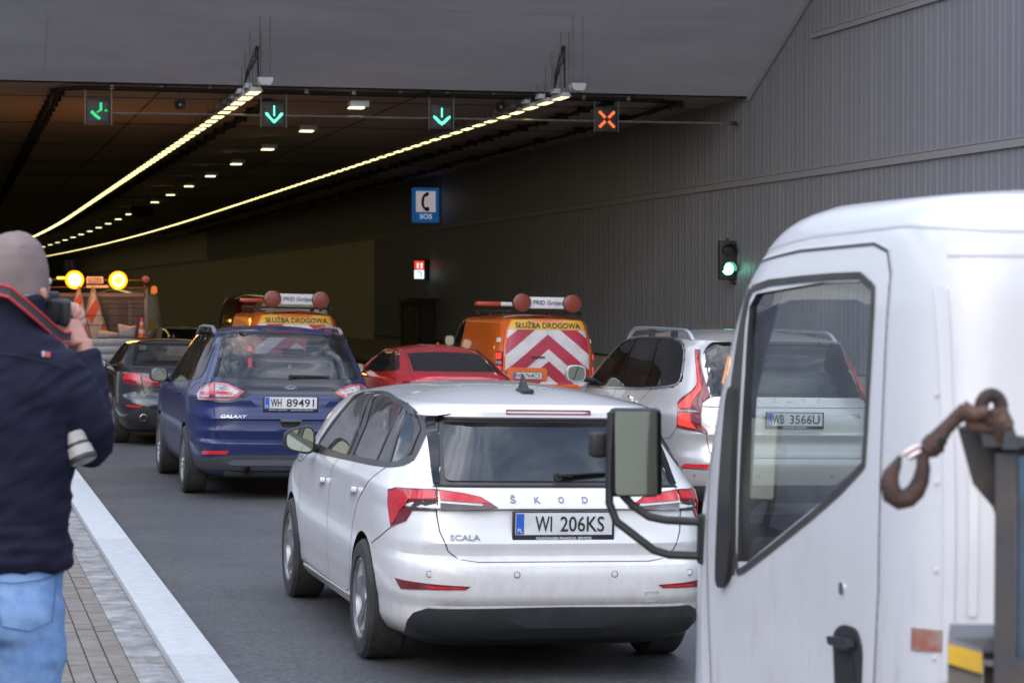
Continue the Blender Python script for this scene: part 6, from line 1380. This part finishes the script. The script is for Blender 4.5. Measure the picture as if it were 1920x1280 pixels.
    # jacket
    def ring(cx,cy,cz,a,b,n=28,rot=0,p=2.4):
        o=[]
        for k in range(n):
            th=2*math.pi*k/n; c,s=math.cos(th),math.sin(th); x=math.copysign(abs(c)**(2/p),c)*a; y=math.copysign(abs(s)**(2/p),s)*b; o.append((cx+x*math.cos(rot)-y*math.sin(rot),cy+x*math.sin(rot)+y*math.cos(rot),cz))
        return o
    def loft(mb,rings,n=28):
        V=[p for r in rings for p in r]; F=[(i*n+k,i*n+(k+1)%n,(i+1)*n+(k+1)%n,(i+1)*n+k) for i in range(len(rings)-1) for k in range(n)]+[tuple(range(n))[::-1],tuple((len(rings)-1)*n+k for k in range(n))]; mb.add(V,F)
    rt=.28
    jb=MB(); loft(jb,[ring(-.13,.02,1.075,.225,.155,rot=rt),ring(-.13,.02,1.10,.242,.17,rot=rt),ring(-.13,.02,1.17,.232,.162,rot=rt),ring(-.13,.02,1.30,.235,.165,rot=rt),ring(-.125,.03,1.45,.24,.172,rot=rt),ring(-.12,.03,1.58,.245,.172,rot=rt),ring(-.115,.04,1.66,.225,.155,rot=rt),ring(-.10,.05,1.735,.165,.12,rot=rt),ring(-.085,.06,1.79,.105,.095,rot=rt),ring(-.075,.07,1.83,.092,.09,rot=rt),ring(-.07,.075,1.86,.088,.088,rot=rt)])
    jb.tube([(-.03,.05,1.66),(.060,.055,1.625),(.105,.07,1.56),(.145,.09,1.475),(.152,.115,1.43),(.140,.16,1.47),(.130,.215,1.57),(.106,.262,1.665),(.100,.272,1.695)],[.095,.092,.082,.072,.068,.064,.056,.046,.040],20)
    jb.tube([(-.22,.05,1.65),(-.33,.06,1.61),(-.37,.14,1.50),(-.35,.24,1.42),(-.24,.33,1.52),(-.13,.40,1.63)],[.10,.095,.085,.075,.065,.045],20)
    def dj(p):
        a=NZ.noise(Vector((p.x*6,p.y*5,p.z*12+p.x*6)))*.014+(1-abs(NZ.noise(Vector((p.x*9+3,p.y*7,p.z*20-p.x*10))))*2)*.0075
        d=(p-Vector((.16,.11,1.44))).length
        if d<.22: a+=math.sin(d*95+4*NZ.noise(p*9))*.004*(1-d/.22)
        if p.z<1.22: a+=NZ.noise(Vector((p.x*5,9,p.z*45)))*.008
        return a
    V,F=fuse(jb,.0095,5,dj)
    JM=mat('jacket_navy',(.010,.010,.026),.75,noise=5,col2=(.015,.014,.032),bump=(120,.15,.002)); JM.node_tree.nodes['Principled BSDF'].inputs['Sheen Weight'].default_value=.0; JM.node_tree.nodes['Principled BSDF'].inputs['Specular IOR Level'].default_value=.15
    j=mk('jacket',V,F,JM,t,sharp=60)
    # shoulder yoke seam and small logo on the back
    def onback(px,py):  # surface point facing the camera
        x,_,z=q(px,py); best=None
        for v in V:
            if abs(v[0]-x)<.012 and abs(v[2]-z)<.012 and (best is None or v[1]<best): best=v[1]
        return (x,(best if best is not None else -.12)-.004,z)
    m=MB(); m.tube([onback(px,py) for px,py in((2,655),(25,660),(50,664),(75,670),(100,676),(128,688))],.0022,6); m.build('yoke_seam',mat('seam_navy',(.008,.008,.015),.8),j)
    a=onback(89,660); m=MB(); m.box((a[0],a[1],a[2]),(.010,.004,.016),0,.001); m.box((a[0]+.013,a[1],a[2]-.002),(.013,.004,.015),1,.001); m.build('sleeve_logo',[mat('logo_grey',(.35,.35,.4),.5),mat('logo_red',(.55,.07,.05),.5)],j)
    # trousers
    tb=MB(); loft(tb,[ring(-.13,.02,1.16,.19,.125,rot=rt),ring(-.13,.02,1.06,.205,.145,rot=rt),ring(-.125,.01,.97,.205,.155,rot=rt),ring(-.12,.015,.88,.20,.145,rot=rt)])
    tb.tube([(-.03,.02,.95),(-.02,.025,.80),(-.03,.04,.55),(-.03,.03,.30),(-.03,.03,.12)],[.115,.105,.08,.07,.068],20); tb.tube([(-.22,.02,.95),(-.23,.02,.80),(-.24,.04,.55),(-.24,.03,.30),(-.25,.03,.12)],[.115,.105,.08,.07,.068],20)
    V2,F2=fuse(tb,.012,4,lambda p:(1-abs(NZ.noise(Vector((p.x*7+2,p.y*7,p.z*14+p.x*8))))*2.2)*.008+NZ.noise(Vector((p.x*20,p.y*18,p.z*30)))*.003)
    JE=mat('denim_blue',(.10,.20,.42),.85,noise=5,col2=(.22,.36,.60),bump=(120,.35,.002),ramp=(.38,.62),nr=.7); tr=mk('trousers',V2,F2,JE,t,sharp=60)
    def onleg(px,py):
        x,_,z=q(px,py); b=[v[1] for v in V2 if abs(v[0]-x)<.014 and abs(v[2]-z)<.014]; return (x,(min(b) if b else -.1)-.002,z)
    m=MB(); m.tube([onleg(*p) for p in((12,1075),(14,1120),(20,1160),(66,1172),(104,1158),(108,1110),(108,1078))],.0018,6); m.tube([onleg(*p) for p in((2,1078),(40,1082),(80,1080),(118,1072))],.0016,6); m.build('pocket_stitching',mat('denim_stitch',(.05,.10,.24),.8),tr)
    for sx in(-.02,-.25):
        m=MB(); m.box((sx,.08,.045),(.10,.29,.09),0,.03); m.build('shoe',BLK,t)
    # beanie
    bm_=MB(); c=Vector((-.068,.085,0)); rg=[]
    for z,a,b in((1.835,.084,.098),(1.86,.090,.106),(1.90,.0925,.110),(1.94,.0925,.111),(1.98,.086,.103),(2.01,.073,.088),(2.032,.052,.064),(2.044,.030,.036),(2.050,.012,.014)): rg.append(ring(c.x,c.y,z,a*.95,b*.95,rot=-.6,p=2.1))
    loft(bm_,rg)
    V3,F3=fuse(bm_,.007,3,lambda p:NZ.noise(Vector((p.x*14,p.y*14,p.z*9)))*.005+(.006 if p.z>2.0 and p.x>-.06 else 0)*max(0,NZ.noise(p*25)))
    mk('beanie',V3,F3,mat('beanie_grey',(.23,.175,.165),.95,noise=10,col2=(.17,.13,.125),bump=(150,.5,.003)),t,sharp=70)
    m=MB(); m.tube([(-.005+.0*k,.06,1.99-.02*k) if False else (c.x+.086*.95*math.cos(-.6+a_)*1.0,c.y+.100*.95*math.sin(-.6+a_),1.862+.010*math.sin(a_*1)) for k,a_ in enumerate([2*math.pi*i/24 for i in range(25)])],.0065,8); m.build('beanie_cuff',mat('beanie_cuff_grey',(.21,.165,.175),.95,bump=(150,.5,.003)),t)
    # neck strap: dark band with two red edges
    BR=mat('strap_black',(.02,.02,.022),.7); RD=mat('strap_red',(.48,.03,.035),.6)
    cen=[(-.16,-.03,1.885),(-.10,-.055,1.885),(-.05,-.058,1.872),(-.01,-.035,1.835),(.02,.01,1.80),(.045,.07,1.765),(.06,.15,1.74),(.065,.24,1.74)]
    top=[(x,y+.012,z+.014) for x,y,z in cen]; bot=[(x,y-.012,z-.014) for x,y,z in cen]
    m=MB(); n=len(cen)
    Vv=top+bot; m.add([(x,y-.004,z) for x,y,z in Vv]+[(x,y+.004,z) for x,y,z in Vv],[(i,i+1,n+i+1,n+i) for i in range(n-1)]+[(2*n+i,2*n+i+1,3*n+i+1,3*n+i) for i in range(n-1)])
    CS=thing('camera','black camera with red edged neck strap held up to the face of the photographer','camera',t.location,t.rotation_euler)
    st=m.build('neck_strap',BR,CS)
    for P in(top,bot): m=MB(); m.tube([(x,y-.006,z) for x,y,z in P],.0042,8); m.build('red_edge',RD,st)
    m=MB(); m.box((-.005,.31,1.815),(.11,.06,.08),0,.014); m.box((-.005,.32,1.862),(.04,.05,.028),0,.01); m.box((.04,.29,1.81),(.028,.06,.08),0,.012); m.build('camera_body',BLK,CS)
    m=MB(); m.tube([(-.005,.34,1.81),(.0,.43,1.805)],[.034,.036],18); m.build('lens',BLK,CS); m=MB(); m.box((-.02,.268,1.85),(.04,.03,.028),0,.008); m.build('eyepiece',BLK,CS)
    # second camera hanging at the hip: only the white lens shows
    a=Vector(q(136,812,.02)); b=Vector(q(156,862,-.0)); L=thing('hanging_lens','pale long lens with a black ring hanging below the raised elbow','camera lens',t.location,t.rotation_euler)
    d=(b-a); m=MB(); 
    for s0,s1,r0,r1,mi in((0,.38,.034,.034,0),(.38,.50,.036,.036,1),(.50,.86,.038,.040,0),(.86,1.0,.043,.043,1)): m.tube([a+d*s0,a+d*s1],[r0,r1],24,mi)
    m.build('barrel',[mat('lens_white',(.36,.33,.31),.45),BLK],L)
    m=MB(); m.tube([tuple(b-d*.02),tuple(b+d*.02)],.036,20); m.build('front_glass',mat('lens_glass',(.02,.02,.03),.05),L); m=MB(); m.tube([tuple(a-d*.1),(.06,.14,1.52),(.0,.17,1.6)],.006,6); m.build('carry_strap',BR,L)
build_person()
